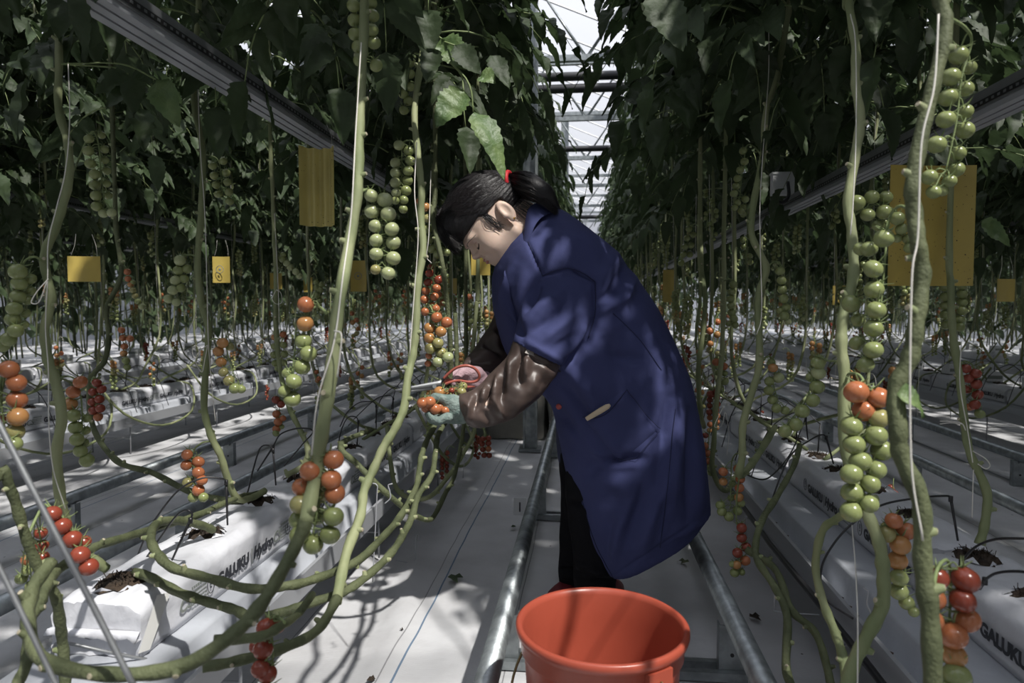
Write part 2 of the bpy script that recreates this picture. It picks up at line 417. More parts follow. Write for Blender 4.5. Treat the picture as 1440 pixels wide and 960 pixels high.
def bag(cx, y, side, k, label, group, texts=True, holes=True, detail=True):
    r = empty('grow_bag', (cx, y, BB), label, 'grow bag', group)
    o = bpy.data.objects.new('bag_film', BAGM[k % 3]); COL.objects.link(o); o.parent = r
    if holes:
        for i, hy in enumerate((.09, .37, .65, .91) if side > 0 else (.23, .48, .73, .95)):
            hm, fm = HOLEM[(k+i) % 5]
            h = bpy.data.objects.new('planting_hole', hm); COL.objects.link(h); h.parent = r; h.location = (.0, hy, BT-BB-.001)
            h.rotation_euler.z = i*2.2; h.scale = (1.25, 1.0, 1) if (k == 0 and i == 0) else (1, .9, 1)
            if detail:
                g = bpy.data.objects.new('torn_film', fm); COL.objects.link(g); g.parent = h
    if texts:
        for rep, yy in enumerate((-.155, .265, .655) if side > 0 else (.28, .75)):
            if side > 0:
                items = [(c, yy+dy) for c, dy in TXT]+[(SMALL, yy+.318)]
            else:
                items = [(c, yy-dy) for c, dy in TXT]+[(SMALL, yy-.318)]
            for c, ty in items:
                if ty < .01 or ty > (.90 if side > 0 else .97): continue
                t = bpy.data.objects.new('printed_text', c); COL.objects.link(t); t.parent = r
                zz = .030 if c is not SMALL else .062
                if side > 0: t.location = (.0955, ty, zz); t.rotation_euler = (math.pi/2, 0, math.pi/2)
                else: t.location = (-.0955, ty, zz); t.rotation_euler = (math.pi/2, 0, -math.pi/2)
            ry = yy-.028 if side > 0 else yy+.028
            if .02 < ry < .97 and detail:
                q = MB(); c0 = Vector((.0955*side, ry, .046))
                q.tube([c0+Vector((0, math.cos(a)*.014, math.sin(a)*.020)) for a in np.linspace(0, 6.283, 20)], .0008, 4)
                q.box(c0-Vector((.0005, .0015, .002)), c0+Vector((.0005, .0015, .012))); q.box(c0-Vector((.0005, .0015, .009)), c0+Vector((.0005, .0015, -.005)))
                oo = link('printed_symbol', q.mesh('sym', ['ink'])); oo.parent = r
    if detail and side > 0 and k == 0:
        q = MB(); q.grid([[(.090, -.004, .012), (.097, .02, .008)], [(.094, .05, .100), (.099, .085, .092)]])
        oo = link('tape_strip', q.mesh('tape', ['tape'])); oo.parent = r
    return r
LX, RX = -.912, .852
gutter(LX, 1.05, 24, 1, .045, 'white growing gutter of the row left of the path', 1)
gutter(RX, .35, 24, -1, .105, 'grey-white growing gutter of the row right of the path', -1)
L2, R2, L3, R3, L4, R4 = -3.02, 2.95, -5.05, 4.95, -7.1, 7.0
gutter(L2, .6, 24, 1, .045, 'growing gutter of the second row to the left', 1)
gutter(R2, .6, 24, -1, .06, 'growing gutter of the second row to the right', -1)
gutter(L3, 1.5, 24, 1, .045, 'growing gutter of the third row to the left', 1)
gutter(R3, 1.5, 24, -1, .06, 'growing gutter of the third row to the right', -1)
for rowx, side, y0, n, nm in ((LX, 1, 1.16, 11, 'row left of the path'), (RX, -1, .62, 12, 'row right of the path'),
                              (L2, 1, .7, 12, 'second row to the left'), (R2, -1, .9, 12, 'second row to the right'),
                              (L3, 1, 1.6, 11, 'third row to the left'), (R3, -1, 1.6, 11, 'third row to the right')):
    for k in range(n):
        lab = 'white printed grow bag, %s from the camera in the %s' % (ordn[k], nm)
        if rowx == LX and k == 0: lab = 'white grow bag with folded taped end at the near end of the left row'
        bag(rowx, y0+k*1.02, side, k, lab, 'grow bags of the '+nm, texts=(abs(rowx) < 3.5 and k < 6), holes=(abs(rowx) < 3.5 and k < 8), detail=(abs(rowx) < 1 and k < 3))
# white propagation cubes with labels on the second and third rows
cb_ = MB(); cb_.box((-.05, -.05, 0), (.05, .05, .075)); cbm = cb_.mesh('cube', ['white'])
lb = MB(); lb.box((-.045, -.0515, .02), (.045, -.0505, .045)); lb.box((.0505, -.03, .02), (.0515, .03, .045)); lbm = lb.mesh('cube_print', ['ink2'])
for rowx, nm in ((L2, 'second row to the left'), (R2, 'second row to the right'), (L3, 'third row to the left'), (R3, 'third row to the right')):
    j = 0
    for i in range(18):
        y = (3.1 if abs(rowx) < 4 else 2.2)+i*.55+random.random()*.08
        if abs(rowx) < 4 and rowx < 0: continue
        r = bpy.data.objects.new('planting_block', cbm); COL.objects.link(r); r.location = (rowx+random.uniform(-.02, .02), y, BT+.008); r.rotation_euler.z = random.uniform(-.2, .2)
        tag(r, 'white planting block, %s from the camera, %s' % (ordn[j], nm), 'planting block', 'planting blocks on the '+nm); j += 1
        c = bpy.data.objects.new('printed_mark', lbm); COL.objects.link(c); c.parent = r
# wire frame poking from under the first bag, struts at lower left
b = MB(); b.tube(catmull([W(72, 935, 1.2), W(78, 906, 1.22), W(100, 905, 1.22), W(150, 916, 1.24), W(232, 932, 1.3)], 6), .003, 6)
tag(b.build('wire_bracket', ['steeld']), 'bent grey wire bracket under the front end of the nearest left bag', 'wire bracket')
for k, pts in enumerate(([(-30, 540, .72), (60, 715, .72), (130, 850, .72), (190, 968, .72)], [(-30, 740, .74), (20, 840, .74), (68, 940, .74), (85, 975, .74)])):
    b = MB(); b.tube(catmull([W(*p) for p in pts], 4), .0032 if k == 0 else .0028, 8)
    tag(b.build('steel_rod', ['steeld']), ('longer' if k == 0 else 'shorter')+' of two thin grey slanting rods at the lower left', 'rod', 'slanting steel rods')
b = MB(); b.tube([W(368, 874, 1.0), W(370, 848, 1.0)], .0042, 8); b.tube([W(370, 851, 1.0), W(370, 846, 1.0)], .006, 8)
tag(b.build('steel_pin', ['steel']), 'short steel pin standing above the dark red truss', 'pin')
# wire hooks
for k, (pts, lab) in enumerate((([(556, 788, 2.49), (582, 789, 2.49), (584, 760, 2.49), (586, 752, 2.49), (589, 752, 2.49), (589, 760, 2.49)], 'bent white wire hook on the floor left of the path'),
        ([(524, 818, 1.75), (530, 700, 1.75), (530, 682, 1.75), (521, 679, 1.75)], 'upright wire clip against the left gutter'),
        ([(541, 708, 1.6), (549, 700, 1.6), (548, 690, 1.6), (546, 682, 1.6), (552, 680, 1.6)], 'S-shaped wire clip on the left gutter rim'),
        ([(1090, 818, 1.6), (1089, 850, 1.6), (1095, 860, 1.6), (1152, 864, 1.6)], 'bent wire hook under the right gutter'),
        ([(1225, 862, 1.25), (1219, 848, 1.25), (1221, 832, 1.25), (1214, 825, 1.25)], 'curled wire clip on the right gutter rim'),
        ([(651, 672, 3.0), (653, 650, 3.0), (656, 645, 3.0), (652, 642, 3.0)], 'small wire hook on the left gutter behind the stems'))):
    b = MB(); b.tube(catmull([W(*p) for p in pts], 5), .0016, 6); tag(b.build('wire_hook', ['lip']), lab, 'wire hook', 'wire hooks')
# ================================================================== OVERHEAD PROFILES
def beam(x0, x1, z, h, y0, y1, label, sg):
    r = empty('overhead_profile', ((x0+x1)/2, y0, z), label, 'profile beam', 'overhead aluminium profiles')
    b = MB(); b.box((x0, y0, z+.012), (x1, y1, z+h)); b.build('casing', ['steeld'], r)
    b = MB()
    w = (x1-x0)
    for k in range(3): b.box((x0+w*(.02+k*.34), y0, z), (x0+w*(.28+k*.34), y1, z+.0118))
    b.build('bottom_lips', ['lip'], r)
    xi = x1 if sg > 0 else x0
    b = MB(); b.box((xi-.001 if sg > 0 else xi-.002, y0, z+.018), (xi+.002 if sg > 0 else xi+.001, y1, z+.030)); b.build('slot', ['slot'], r)
    b = MB(); y = y0
    while y < 5:
        b.box((xi+(.0021 if sg > 0 else -.0031), y, z+.021), (xi+(.0031 if sg > 0 else -.0021), y+.008, z+.026)); y += .02
    b.build('chain_links', ['steeld'], r)['kind'] = 'stuff'
beam(-.90, -.822, 1.459, .047, .3, 24, 'grey aluminium profile hanging over the left row, running from the top left', 1)
beam(.822, .892, 1.333, .05, .3, 24, 'dark aluminium profile hanging over the right row behind the large yellow trap', -1)
beam(L2, L2+.08, 1.50, .06, .5, 24, 'dark aluminium profile over the second row to the left', 1)
beam(R2-.08, R2, 1.45, .06, .5, 24, 'dark aluminium profile over the second row to the right', -1)
beam(L3, L3+.08, 1.55, .06, .5, 24, 'dark aluminium profile over the third row to the left', 1)
b = MB(); p = W(1100, 262, 2.75)
r = empty('junction_box', p, 'grey junction box with black cable on the right overhead profile', 'junction box')
b.box((-.042, -.02, -.035), (.042, .02, .05), 0, org=p); b.box((-.045, -.023, .046), (.045, .023, .054), 0, org=p); b.build('housing', ['white'], r)
b = MB(); b.tube(catmull([W(1108, 256, 2.70), W(1109, 275, 2.68), W(1100, 285, 2.68), W(1086, 280, 2.7), W(1082, 296, 2.72)], 5), .007, 8); b.build('cable', ['rubber'], r)
# ================================================================== BUCKET
def bucket():
    c = Vector(W(846, 873, 1.27)); H = c.z; cx, cy = c.x, c.y; R = .160
    r = empty('bucket', (cx, cy, 0), 'orange-red plastic bucket standing on the path in front of the worker', 'bucket')
    prof = [(.0, .006), (.110, .006), (.116, .0), (.120, .004), (.128, .08), (.136, .16), (.1425, H-.075), (.1445, H-.058), (.1445, H-.052), (.150, H-.050), (.1505, H-.022), (.157, H-.020), (.160, H-.010), (.1595, H-.003), (.155, H), (.149, H-.002), (.146, H-.012), (.1415, H-.06), (.132, .16), (.118, .014), (.0, .012)]
    G = [[(cx+rr*math.cos(a), cy+rr*math.sin(a), z) for a in np.linspace(0, 2*math.pi, 97)[:-1]] for rr, z in prof]
    b = MB(); b.grid(G, 0, closed=True); o = b.build('shell', ['red'], r)
    # lug and wire handle folded down in front
    d = Vector((.60, -.80, 0)).normalized(); q = Vector((cx, cy, 0))+d*.150; t = Vector((-d.y, d.x, 0))
    for s, dd in ((1, d), (-1, -d)):
        q = Vector((cx, cy, 0))+dd*.1515; R3_ = Matrix((dd, Vector((-dd.y, dd.x, 0)), Vector((0, 0, 1)))).transposed()
        b = MB(); b.box((-.006, -.026, -.032), (.008, .026, .0), 0, rot=R3_, org=q+Vector((0, 0, H-.022))); b.build('handle_lug', ['red'], r)
    A = Vector((cx, cy, 0))+d*.164+Vector((0, 0, H-.040)); B = Vector((cx, cy, 0))-d*.164+Vector((0, 0, H-.040))
    side = Vector((d.y, -d.x, 0))
    if side.y > 0: side = -side
    pts = []
    for k in range(25):
        a = math.pi*k/24; u = math.cos(a); v = math.sin(a)
        pts.append((A+B)/2+(A-B)/2*u+side*(.172*v)+Vector((0, 0, -.12*v)))
    b = MB(); b.tube([A-d*.012]+pts+[B+d*.012], .0027, 8); b.build('wire_handle', ['gold2'], r)
M['gold2'] = mat('brass_wire', (.28, .23, .12), .4, .8)
bucket()
# ================================================================== canvas bundle, floor litter
def canvas():
    x0, x1, y0, y1, h = -.70, -.275, 4.75, 5.35, .50
    r = empty('canvas_cover', ((x0+x1)/2, y0, 0), 'grey-beige canvas covered crate on the floor beyond the worker\'s forearm', 'crate cover')
    b = MB(); n = 24
    def q(u, z):
        per = [(x0, y1), (x0, y0), (x1, y0), (x1, y1)]
        k = min(2, int(u*3)); f = u*3-k; a, c = per[k], per[k+1]
        x = a[0]+(c[0]-a[0])*f; y = a[1]+(c[1]-a[1])*f
        w = .022*noise.noise(Vector((u*14, z*2, 1)))*(1.2-z/h)
        return (x+w, y-w*.8, z*(1) if z > 0 else .006)
    b.grid([[q(u, z) for u in np.linspace(0, 1, 60)] for z in np.linspace(0, h, 14)])
    b.grid([[(x0+(x1-x0)*i/8, y0+(y1-y0)*j/8, h-.012*math.sin(i)) for i in range(9)] for j in range(9)])
    b.build('cover', ['canvas'], r)
    b = MB(); b.grid([[(x1+.01+.03*i/4, y0+.03+.5*j/6, .30-.28*i/4+.01*math.sin(j)) for i in range(5)] for j in range(7)]); b.build('loose_flap', ['canvas'], r)
canvas()
def scrap(px, py, s, rot, lab, matn='leaf'):
    d = .93/math.tan(math.atan((py-480)/F)+PIT)*1.0
    d = d/ math.cos(0) ; dd = .92/((py-480)/F*cb+sb)
    p = W(px, py, dd); b = MB(); n = 9
    for i in range(n):
        a = i/n*2*math.pi; rr = s*(1+.35*math.sin(3*a+rot)+.2*math.cos(5*a))*.5
        b.v.append((p.x+math.cos(a+rot)*rr, p.y+math.sin(a+rot)*rr*1.5, .008+.010*abs(math.sin(a*2))))
    b.v.append((p.x, p.y, .012))
    for i in range(n): b.face((i, (i+1) % n, n))
    tag(b.build('leaf_scrap', [matn]), lab, 'leaf scrap', 'leaf scraps on the floor')
scrap(640, 813, .042, .4, 'dark green leaf scrap on the white floor beside the blue line')
scrap(722, 741, .022, 1.4, 'small dark leaf scrap beside the left path rail')
scrap(522, 956, .02, 2, 'brown leaf scrap at the lower edge of the floor', 'coco')
scrap(962, 790, .03, 2.5, 'dry leaf scrap on the floor right of the coat hem', 'stemdark')
scrap(1062, 868, .03, .5, 'thin dry leaf scrap right of the right path rail', 'coco')
scrap(565, 886, .008, 1, 'tiny dark crumb on the white floor at lower left of the path', 'coco')
# ================================================================== STICKY TRAPS
def trap(px, py, w, h, d, ang, label, hang=.06, m='yellow', fold=False, specks=40, circle=False):
    c = W(px, py, d); r = empty('sticky_trap', c, label, 'sticky trap', 'yellow sticky traps')
    R_ = Matrix.Rotation(YAW+ang, 3, 'Z'); b = MB()
    def q(u, v):
        y = 0
        if fold:
            y = -.035*(abs(u)*2)**2 if abs(u) > .2 else 0
            y += .012*math.cos(u*20)
        else: y = .012*math.sin(u*3+1)
        return c+R_ @ Vector((u*w, y, v*h))
    for off in (0, .0012):
        G = [[q(u, v)+R_ @ Vector((0, off, 0)) for u in np.linspace(-.5, .5, 17)] for v in np.linspace(-.5, .5, 5)]
        b.grid(G if not off else [g[::-1] for g in G])
    b.build('card', [m], r)
    s = MB()
    for i in range(specks):
        p = q(random.uniform(-.48, .48), random.uniform(-.48, .48))+R_ @ Vector((0, -.001, 0)); s.sphere(p, random.uniform(.0006, .0016), 5, 3, sc3=(1, .5, 1))
    if specks: s.build('stuck_insects', ['bug'], r)['kind'] = 'stuff'
    if circle:
        s = MB(); p = [c+R_ @ Vector((math.cos(a)*w*.22, -.016, math.sin(a)*w*.22)) for a in np.linspace(0, 6.283, 24)]; s.tube(p, .0022, 4); s.sphere(c+R_ @ Vector((0, -.016, 0)), w*.08, 8, 5, sc3=(1, .2, 1)); s.build('printed_ring', ['ink2'], r)
    s = MB()
    for u in (-.4, .4):
        a = q(u, .5); e = q(u*.6, .5)+Vector((0, 0, hang)); s.tube(catmull([a, (a+e)/2+R_ @ Vector((.006, 0, 0)), e], 4), .0006, 4)
    s.build('hanging_string', ['string'], r)
trap(450, 264, .103, .235, 2.08, .05, 'pale yellow folded sticky trap hanging from the left profile', .07, 'yellowp', True, 30)
trap(1311, 317, .205, .285, 1.62, -.05, 'large yellow sticky trap at the right behind green tomatoes', .06, 'yellow', False, 130)
for k, (px, py, w, h, d, lab) in enumerate(((118, 378, .14, .115, 3.1, 'yellow trap behind the second stem from the left'), (311, 379, .105, .16, 4.2, 'yellow trap with a printed ring in the second row left'),
        (504, 388, .10, .20, 4.4, 'yellow trap right of the thick pale stem'), (676, 372, .10, .11, 3.6, 'yellow trap under the worker\'s chin'), (636, 402, .06, .10, 4.4, 'narrow yellow trap below left of the worker\'s chin'),
        (940, 402, .065, .19, 4.0, 'narrow yellow trap just right of the worker\'s back'), (1415, 408, .10, .10, 3.0, 'yellow trap at the right edge behind dark stems'), (433, 400, .08, .14, 6.5, 'small far yellow trap between two stems'),
        (388, 395, .10, .14, 6.0, 'small distant yellow trap left of the loop of string'), (1180, 415, .10, .14, 5.0, 'small distant yellow trap behind the green clusters at right'))):
    trap(px, py, w, h, d, random.uniform(-.3, .3), lab, .1, specks=0, circle=(k in (1, 2)))
# ================================================================== LEAVES
def leaflet(b, base, d, n, L, Wd, m=0, hi=False, droop=.3, fold=.35, curl=0, seed=0):
    d = Vector(d).normalized(); n = (Vector(n)-d*Vector(n).dot(d)).normalized(); s = d.cross(n)
    if hi:
        T = np.linspace(0, 1, 17); prof = [0, .50, .80, .74, .98, .86, 1.0, .84, .90, .74, .76, .60, .58, .42, .36, .18, 0]
    else:
        T = (0, .16, .36, .60, .82, 1); prof = (0, .85, .95, .72, .45, 0)
    G = []
    for t, w in zip(T, prof):
        c = Vector(base)+d*(t*L*(1-.12*droop*t))-Vector((0, 0, 1))*(droop*L*t*t*.7)+n*(curl*L*math.sin(t*3.14))
        row = []
        K = (-1, -.5, 0, .5, 1) if hi else (-1, 0, 1)
        for k in K:
            z = fold*abs(k)*w*Wd*.5
            if hi: z += .030*Wd*math.cos(t*34+seed)*(abs(k) == .5)+.16*Wd*noise.noise(Vector((t*3.5+seed, k*1.5, seed)))-curl*abs(k)**2*Wd*.5
            row.append(c+s*(k*w*Wd*.5)+n*z-(n*.0))
        G.append(row)
    b.grid(G, m)
def comp_leaf(b, base, az, L, el=.3, hi=False, m=0, size=1.0, seed=0, nl=4):
    # pinnate tomato leaf: arching rachis, paired leaflets, terminal leaflet
    rs = random.Random(seed); P = []; h = Vector((math.cos(az), math.sin(az), 0)); p = Vector(base); e = el; N_ = 9
    for i in range(N_):
        P.append(p.copy()); p = p+(h*math.cos(e)+Vector((0, 0, math.sin(e))))*(L/(N_-1)); e -= .17+.05*rs.random()
    b.tube(P, [.0030-.0018*i/(N_-1) for i in range(N_)], 4, 1 if m == 0 else 1)
    for k in range(nl):
        i = 3+int(k*5/(nl)) if nl > 3 else 3+2*k
        i = min(i, N_-1); t = (P[min(i+1, N_-1)]-P[i-1]).normalized(); sd = t.cross(Vector((0, 0, 1))).normalized(); n = sd.cross(t)
        for sg in (-1, 1):
            d = t*.45+sd*sg*.9+Vector((0, 0, rs.uniform(-.35, .1))); sz = (.075+.035*math.sin(k/nl*3.1+.3))*size*rs.uniform(.8, 1.15)
            leaflet(b, P[i], d, n+sd*rs.uniform(-.3, .3), sz, sz*.58, m, hi, rs.uniform(.2, .9), .4, seed=rs.random()*9)
    t = (P[-1]-P[-2]).normalized(); sd = t.cross(Vector((0, 0, 1))).normalized()
    leaflet(b, P[-1], t, sd.cross(t), .105*size, .07*size, m, hi, .5, .35, seed=seed)
def foliage_mesh(seed, z0=1.5, z1=3.15, step=.075, hi=False, size=1.0, Ll=.36):
    b = MB(); rs = random.Random(seed); z = z0; a = rs.random()*6.28; i = 0
    while z < z1:
        L = Ll*rs.uniform(.75, 1.15)*(1 if z < z1-.3 else .7)
        comp_leaf(b, (0, 0, z), a, L, rs.uniform(.0, .55), hi, 0, size*rs.uniform(.9, 1.2), seed*100+i, 4 if not hi else 4)
        a += 2.4+rs.uniform(-.4, .4); z += step*rs.uniform(.7, 1.3); i += 1
    return b.mesh('foliage', ['leaf', 'ped'])
FOL = [foliage_mesh(s, 1.50+.07*(s % 3), 3.05+.05*(s % 4), .072) for s in range(7)]
FOLD = [foliage_mesh(70+s, 1.44+.06*(s % 3), 3.1, .040, size=1.12, Ll=.52, hi=True) for s in range(4)]
FOLN = [foliage_mesh(40+s, 1.60, 3.0, .066, hi=True, size=.95) for s in range(4)]
# ================================================================== TOMATOES
def tomato_mesh(k, seg, ring):
    b = MB(); G = []
    for i in range(ring+1):
        a = math.pi*i/ring; rr = math.sin(a); z = math.cos(a)*.93
        if a < .5: z -= .10*(1-a/.5)**2
        G.append([(rr*math.cos(q), rr*math.sin(q), z) for q in np.linspace(0, 2*math.pi, seg+1)[:-1]])
    b.grid([g[::-1] for g in G], 0, closed=True); return b.mesh('tomato_'+k, ['t'+k])
TOM = {k: tomato_mesh(k, 20, 14) for k in TC}
def calyx(b, c, up, r, m=0, hi=True):
    up = Vector(up).normalized(); u = up.orthogonal().normalized(); w = up.cross(u); top = c+up*r*.84
    n = 6; a0 = random.random()*6.28
    for k in range(n):
        a = a0+6.283*k/n; d = u*math.cos(a)+w*math.sin(a)
        p = [top, top+d*r*.55+up*r*.10, top+d*r*random.uniform(1.0, 1.45)+up*r*random.uniform(.2, .9)]
        b.tube(p, [r*.10, r*.085, r*.02], 4 if hi else 3, m, cap=False)
def truss(parent, toms, kind_pts, attach, name='fruit_truss', label=None, seg=6):
    """toms: list of (centre, radius, colour). Stalk runs along kind_pts, a pedicel goes to every fruit."""
    b = MB(); pts = [Vector(p) for p in kind_pts]; sp = [Vector(p) for p in catmull(pts, 8)]
    n = len(sp); b.tube(sp, [.0024-.0012*i/n for i in range(n)], seg)
    for c, r, k in toms:
        c = Vector(c); j = min(range(n), key=lambda i: (sp[i]-(c+Vector((0, 0, r*.9)))).length); a = sp[j]
        up = ((a-c).normalized()*.8+Vector((0, 0, .55))).normalized()
        b.tube(catmull([a, (a+c+up*r)/2+Vector((0, 0, .004)), c+up*r*.80], 3), .0011, 4, cap=False); calyx(b, c, up, r)
    o = b.build(name, ['ped'], parent)
    if label: o['label'] = label
    for c, r, k in toms:
        t = bpy.data.objects.new('tomato', TOM[k]); COL.objects.link(t); t.parent = o
        off = Vector((0, 0, 0)); q = o
        while q is not None: off += Vector(q.location); q = q.parent
        t.location = Vector(c)-off; t.scale = (r, r, r*random.uniform(.95, 1.04)); t.rotation_euler = (random.uniform(-.5, .5), random.uniform(-.5, .5), random.random()*6)
    return o
def truss_far(seed, n, cols, cdist, r=.0145):
    """whole truss of a distant plant in one mesh"""
    rs = random.Random(seed); b = MB(); keys = ['ped']+['t'+c for c in 'roaygp']; idx = {c: i+1 for i, c in enumerate('roaygp')}
    L = n*r*1.55; P = [Vector((0, 0, 0)), Vector((.03, 0, .012)), Vector((.05, 0, -.02)), Vector((.055, 0, -.02-L*.5)), Vector((.05, 0, -.02-L))]
    b.tube(catmull(P, 4), .002, 4)
    for i in range(n):
        for s in ((-1, 1) if cols == 2 else (rs.choice((-1, 1)),)):
            c = Vector((.053+s*r*.85+rs.uniform(-.002, .002), rs.uniform(-.014, .014), -.025-i*r*1.55-(s > 0)*r*.7)); rr = r*rs.uniform(.85, 1.05)*(1-.25*i/n)
            b.sphere(c, rr, 9, 6, idx[cdist[min(len(cdist)-1, int(i/n*len(cdist)))]])
            if i % 2 == 0:
                for q in range(3): a = rs.random()*6; b.tube([c+Vector((0, 0, rr*.9)), c+Vector((math.cos(a)*rr, math.sin(a)*rr, rr*1.2))], .0008, 3, cap=False)
    return b.mesh('fruit_truss', keys)
TF = [truss_far(1, 8, 2, 'ggy'), truss_far(2, 9, 1, 'ggg'), truss_far(3, 7, 2, 'ggp'), truss_far(4, 8, 2, 'aygg'), truss_far(5, 7, 2, 'rroa'), truss_far(6, 8, 1, 'oayg'), truss_far(7, 6, 2, 'rrr'), truss_far(8, 9, 2, 'gg')]
TFZ = {'hi': [0, 1, 2, 7], 'mid': [0, 2, 3, 5], 'lo': [4, 5, 3, 3, 5]}
# ================================================================== DISTANT AND MIDDLE PLANTS
def stem_far(seed, lean, z0, hang):
    """stem, seen bare from slab to canopy; base at (0,0,z0), upper part shifted by lean in x"""
    rs = random.Random(seed); b = MB(); P = []
    P.append((0, 0, z0)); P.append((lean*.25, rs.uniform(-.1, .1), z0+.05)); P.append((lean*.8, rs.uniform(-.1, .1), z0+.16))
    for z in (.75, 1.0, 1.25, 1.5, 1.8, 2.3, 3.0): P.append((lean+rs.uniform(-.018, .018), rs.uniform(-.02, .02), z))
    sp = catmull(P, 3); n = len(sp); b.tube(sp, [.0072*(1+.10*math.sin(i*1.9)) for i in range(n)], 6)
    if hang:      # leaf-stripped lower stem laid along the gutter, dipping below it
        Q = [(lean*.75, .0, z0+.14), (lean*1.0, .15, .30), (lean*1.15, .45, .18), (lean*1.1, .8, .22), (lean*.6, 1.05, .36), (0, 1.15, z0)]
        b.tube(catmull(Q, 4), .0070, 6)
    for z in np.arange(.6, 1.5, .13):
        b.sphere((lean+rs.choice((-1, 1))*.008, -.004, z), .0042, 5, 4, 1)
    return b.mesh('stem', ['stem' if not hang else 'stem', 'scar'])
def string_mesh(seed, lean):
    rs = random.Random(seed); b = MB(); b.tube([(lean+rs.uniform(-.01, .01), -.010, z) for z in (.55, .8, 1.1, 1.5, 2.2, 3.2)], .0011, 3)
    if seed % 2: b.tube([(lean+.05*math.sin(a)*.5, -.012, .62+.045*math.cos(a)) for a in np.linspace(0, 6.2, 12)], .0012, 3)
    return b.mesh('support_string', ['string'])
SF = {}; ST = {}
def leans(rowx):
    return (.30, -.30)
for L_ in (.30, -.30):
    for h in (0, 1): SF[(L_, h)] = [stem_far(int(L_*10)+i+20*h+50, L_, BT, h) for i in range(4)]
    ST[L_] = [string_mesh(i, L_) for i in range(3)]
def child(name, me, parent, loc=(0, 0, 0), rz=0, s=1):
    o = bpy.data.objects.new(name, me); COL.objects.link(o); o.parent = parent; o.location = loc; o.rotation_euler.z = rz
    if s != 1: o.scale = (s, s, s)
    return o
SKIP = []
def far_plant(rowx, y, i, nm, rank, rs, dense=1.0, ntr=3, low=True):
    inner = 1 if rowx < 0 else -1
    L_ = (.30 if i % 2 == 0 else -.30)*1
    facing = 'path' if (L_*inner > 0) else 'back'
    r = empty('tomato_plant', (rowx, y, 0), rank[0], 'tomato plant', rank[1])
    child('stem', rs.choice(SF[(L_, 1 if (L_*inner > 0 and low and rs.random() < .4) else 0)]), r)
    near_post = rowx == LX and y < 4.5
    child('foliage', rs.choice(FOL if abs(rowx) < 1.5 and L_*inner > 0 and not (rowx < 0 and y > 6.2) else FOLD), r, (L_*(.4 if near_post else 1), 0, 0), rs.random()*6.28)
    child('support_string', rs.choice(ST[L_]), r)
    zs = [1.42+rs.uniform(-.1, .12), 1.02+rs.uniform(-.12, .12), .68+rs.uniform(-.10, .1)]; ks = ['hi', 'mid', 'lo']
    for z, k in list(zip(zs, ks))[:ntr]:
        child('fruit_truss', TF[rs.choice(TFZ[k])], r, (L_, 0, z), rs.random()*6.28, rs.uniform(.85, 1.1))
    if low and rs.random() < .25 and ntr > 2: child('fruit_truss', TF[6], r, (L_*1.1, rs.uniform(-.1, .3), .30+rs.uniform(-.05, .05)), rs.random()*6.28, .9)
    return r
ORD = ordn+['%s' % w for w in ('twenty-first', 'twenty-second', 'twenty-third', 'twenty-fourth')]
def row(rowx, ys, nm, first=0, ntr=3, uniq=14, low=True):
    rs = random.Random(int(abs(rowx)*100)+(5 if rowx > 0 else 0))
    for i, y in enumerate(ys):
        if i < uniq: rank = ('tomato plant in the %s, %s of its fully drawn-up stems from the camera' % (nm, ORD[i]), 'tomato plants of the '+nm)
        else: rank = ('distant tomato plant deep in the %s' % nm, 'distant tomato plants of the '+nm)
        rank = (rank[0].replace(', %s of its fully drawn-up stems from the camera' % ORD[min(i, 23)], ', %s straight stem from the camera' % ORD[min(i, 23)]), rank[1])
        far_plant(rowx, y+rs.uniform(-.04, .04), i, nm, rank, rs, ntr=ntr, low=low)
def spaced(y0, y1, s0, s1):
    o = []; y = y0
    while y < y1: o.append(y); y += s0+(s1-s0)*(y-y0)/(y1-y0)
    return o
row(LX, spaced(2.75, 20, .19, .50), 'row left of the path', low=True)
row(RX, spaced(2.55, 20, .19, .50), 'row right of the path', low=True)
row(L2, spaced(1.6, 16, .19, .42), 'second row to the left')
row(R2, spaced(1.7, 16, .19, .42), 'second row to the right')
row(L3, spaced(2.6, 17, .24, .45), 'third row to the left', ntr=2)
row(R3, spaced(2.6, 17, .24, .45), 'third row to the right', ntr=2)
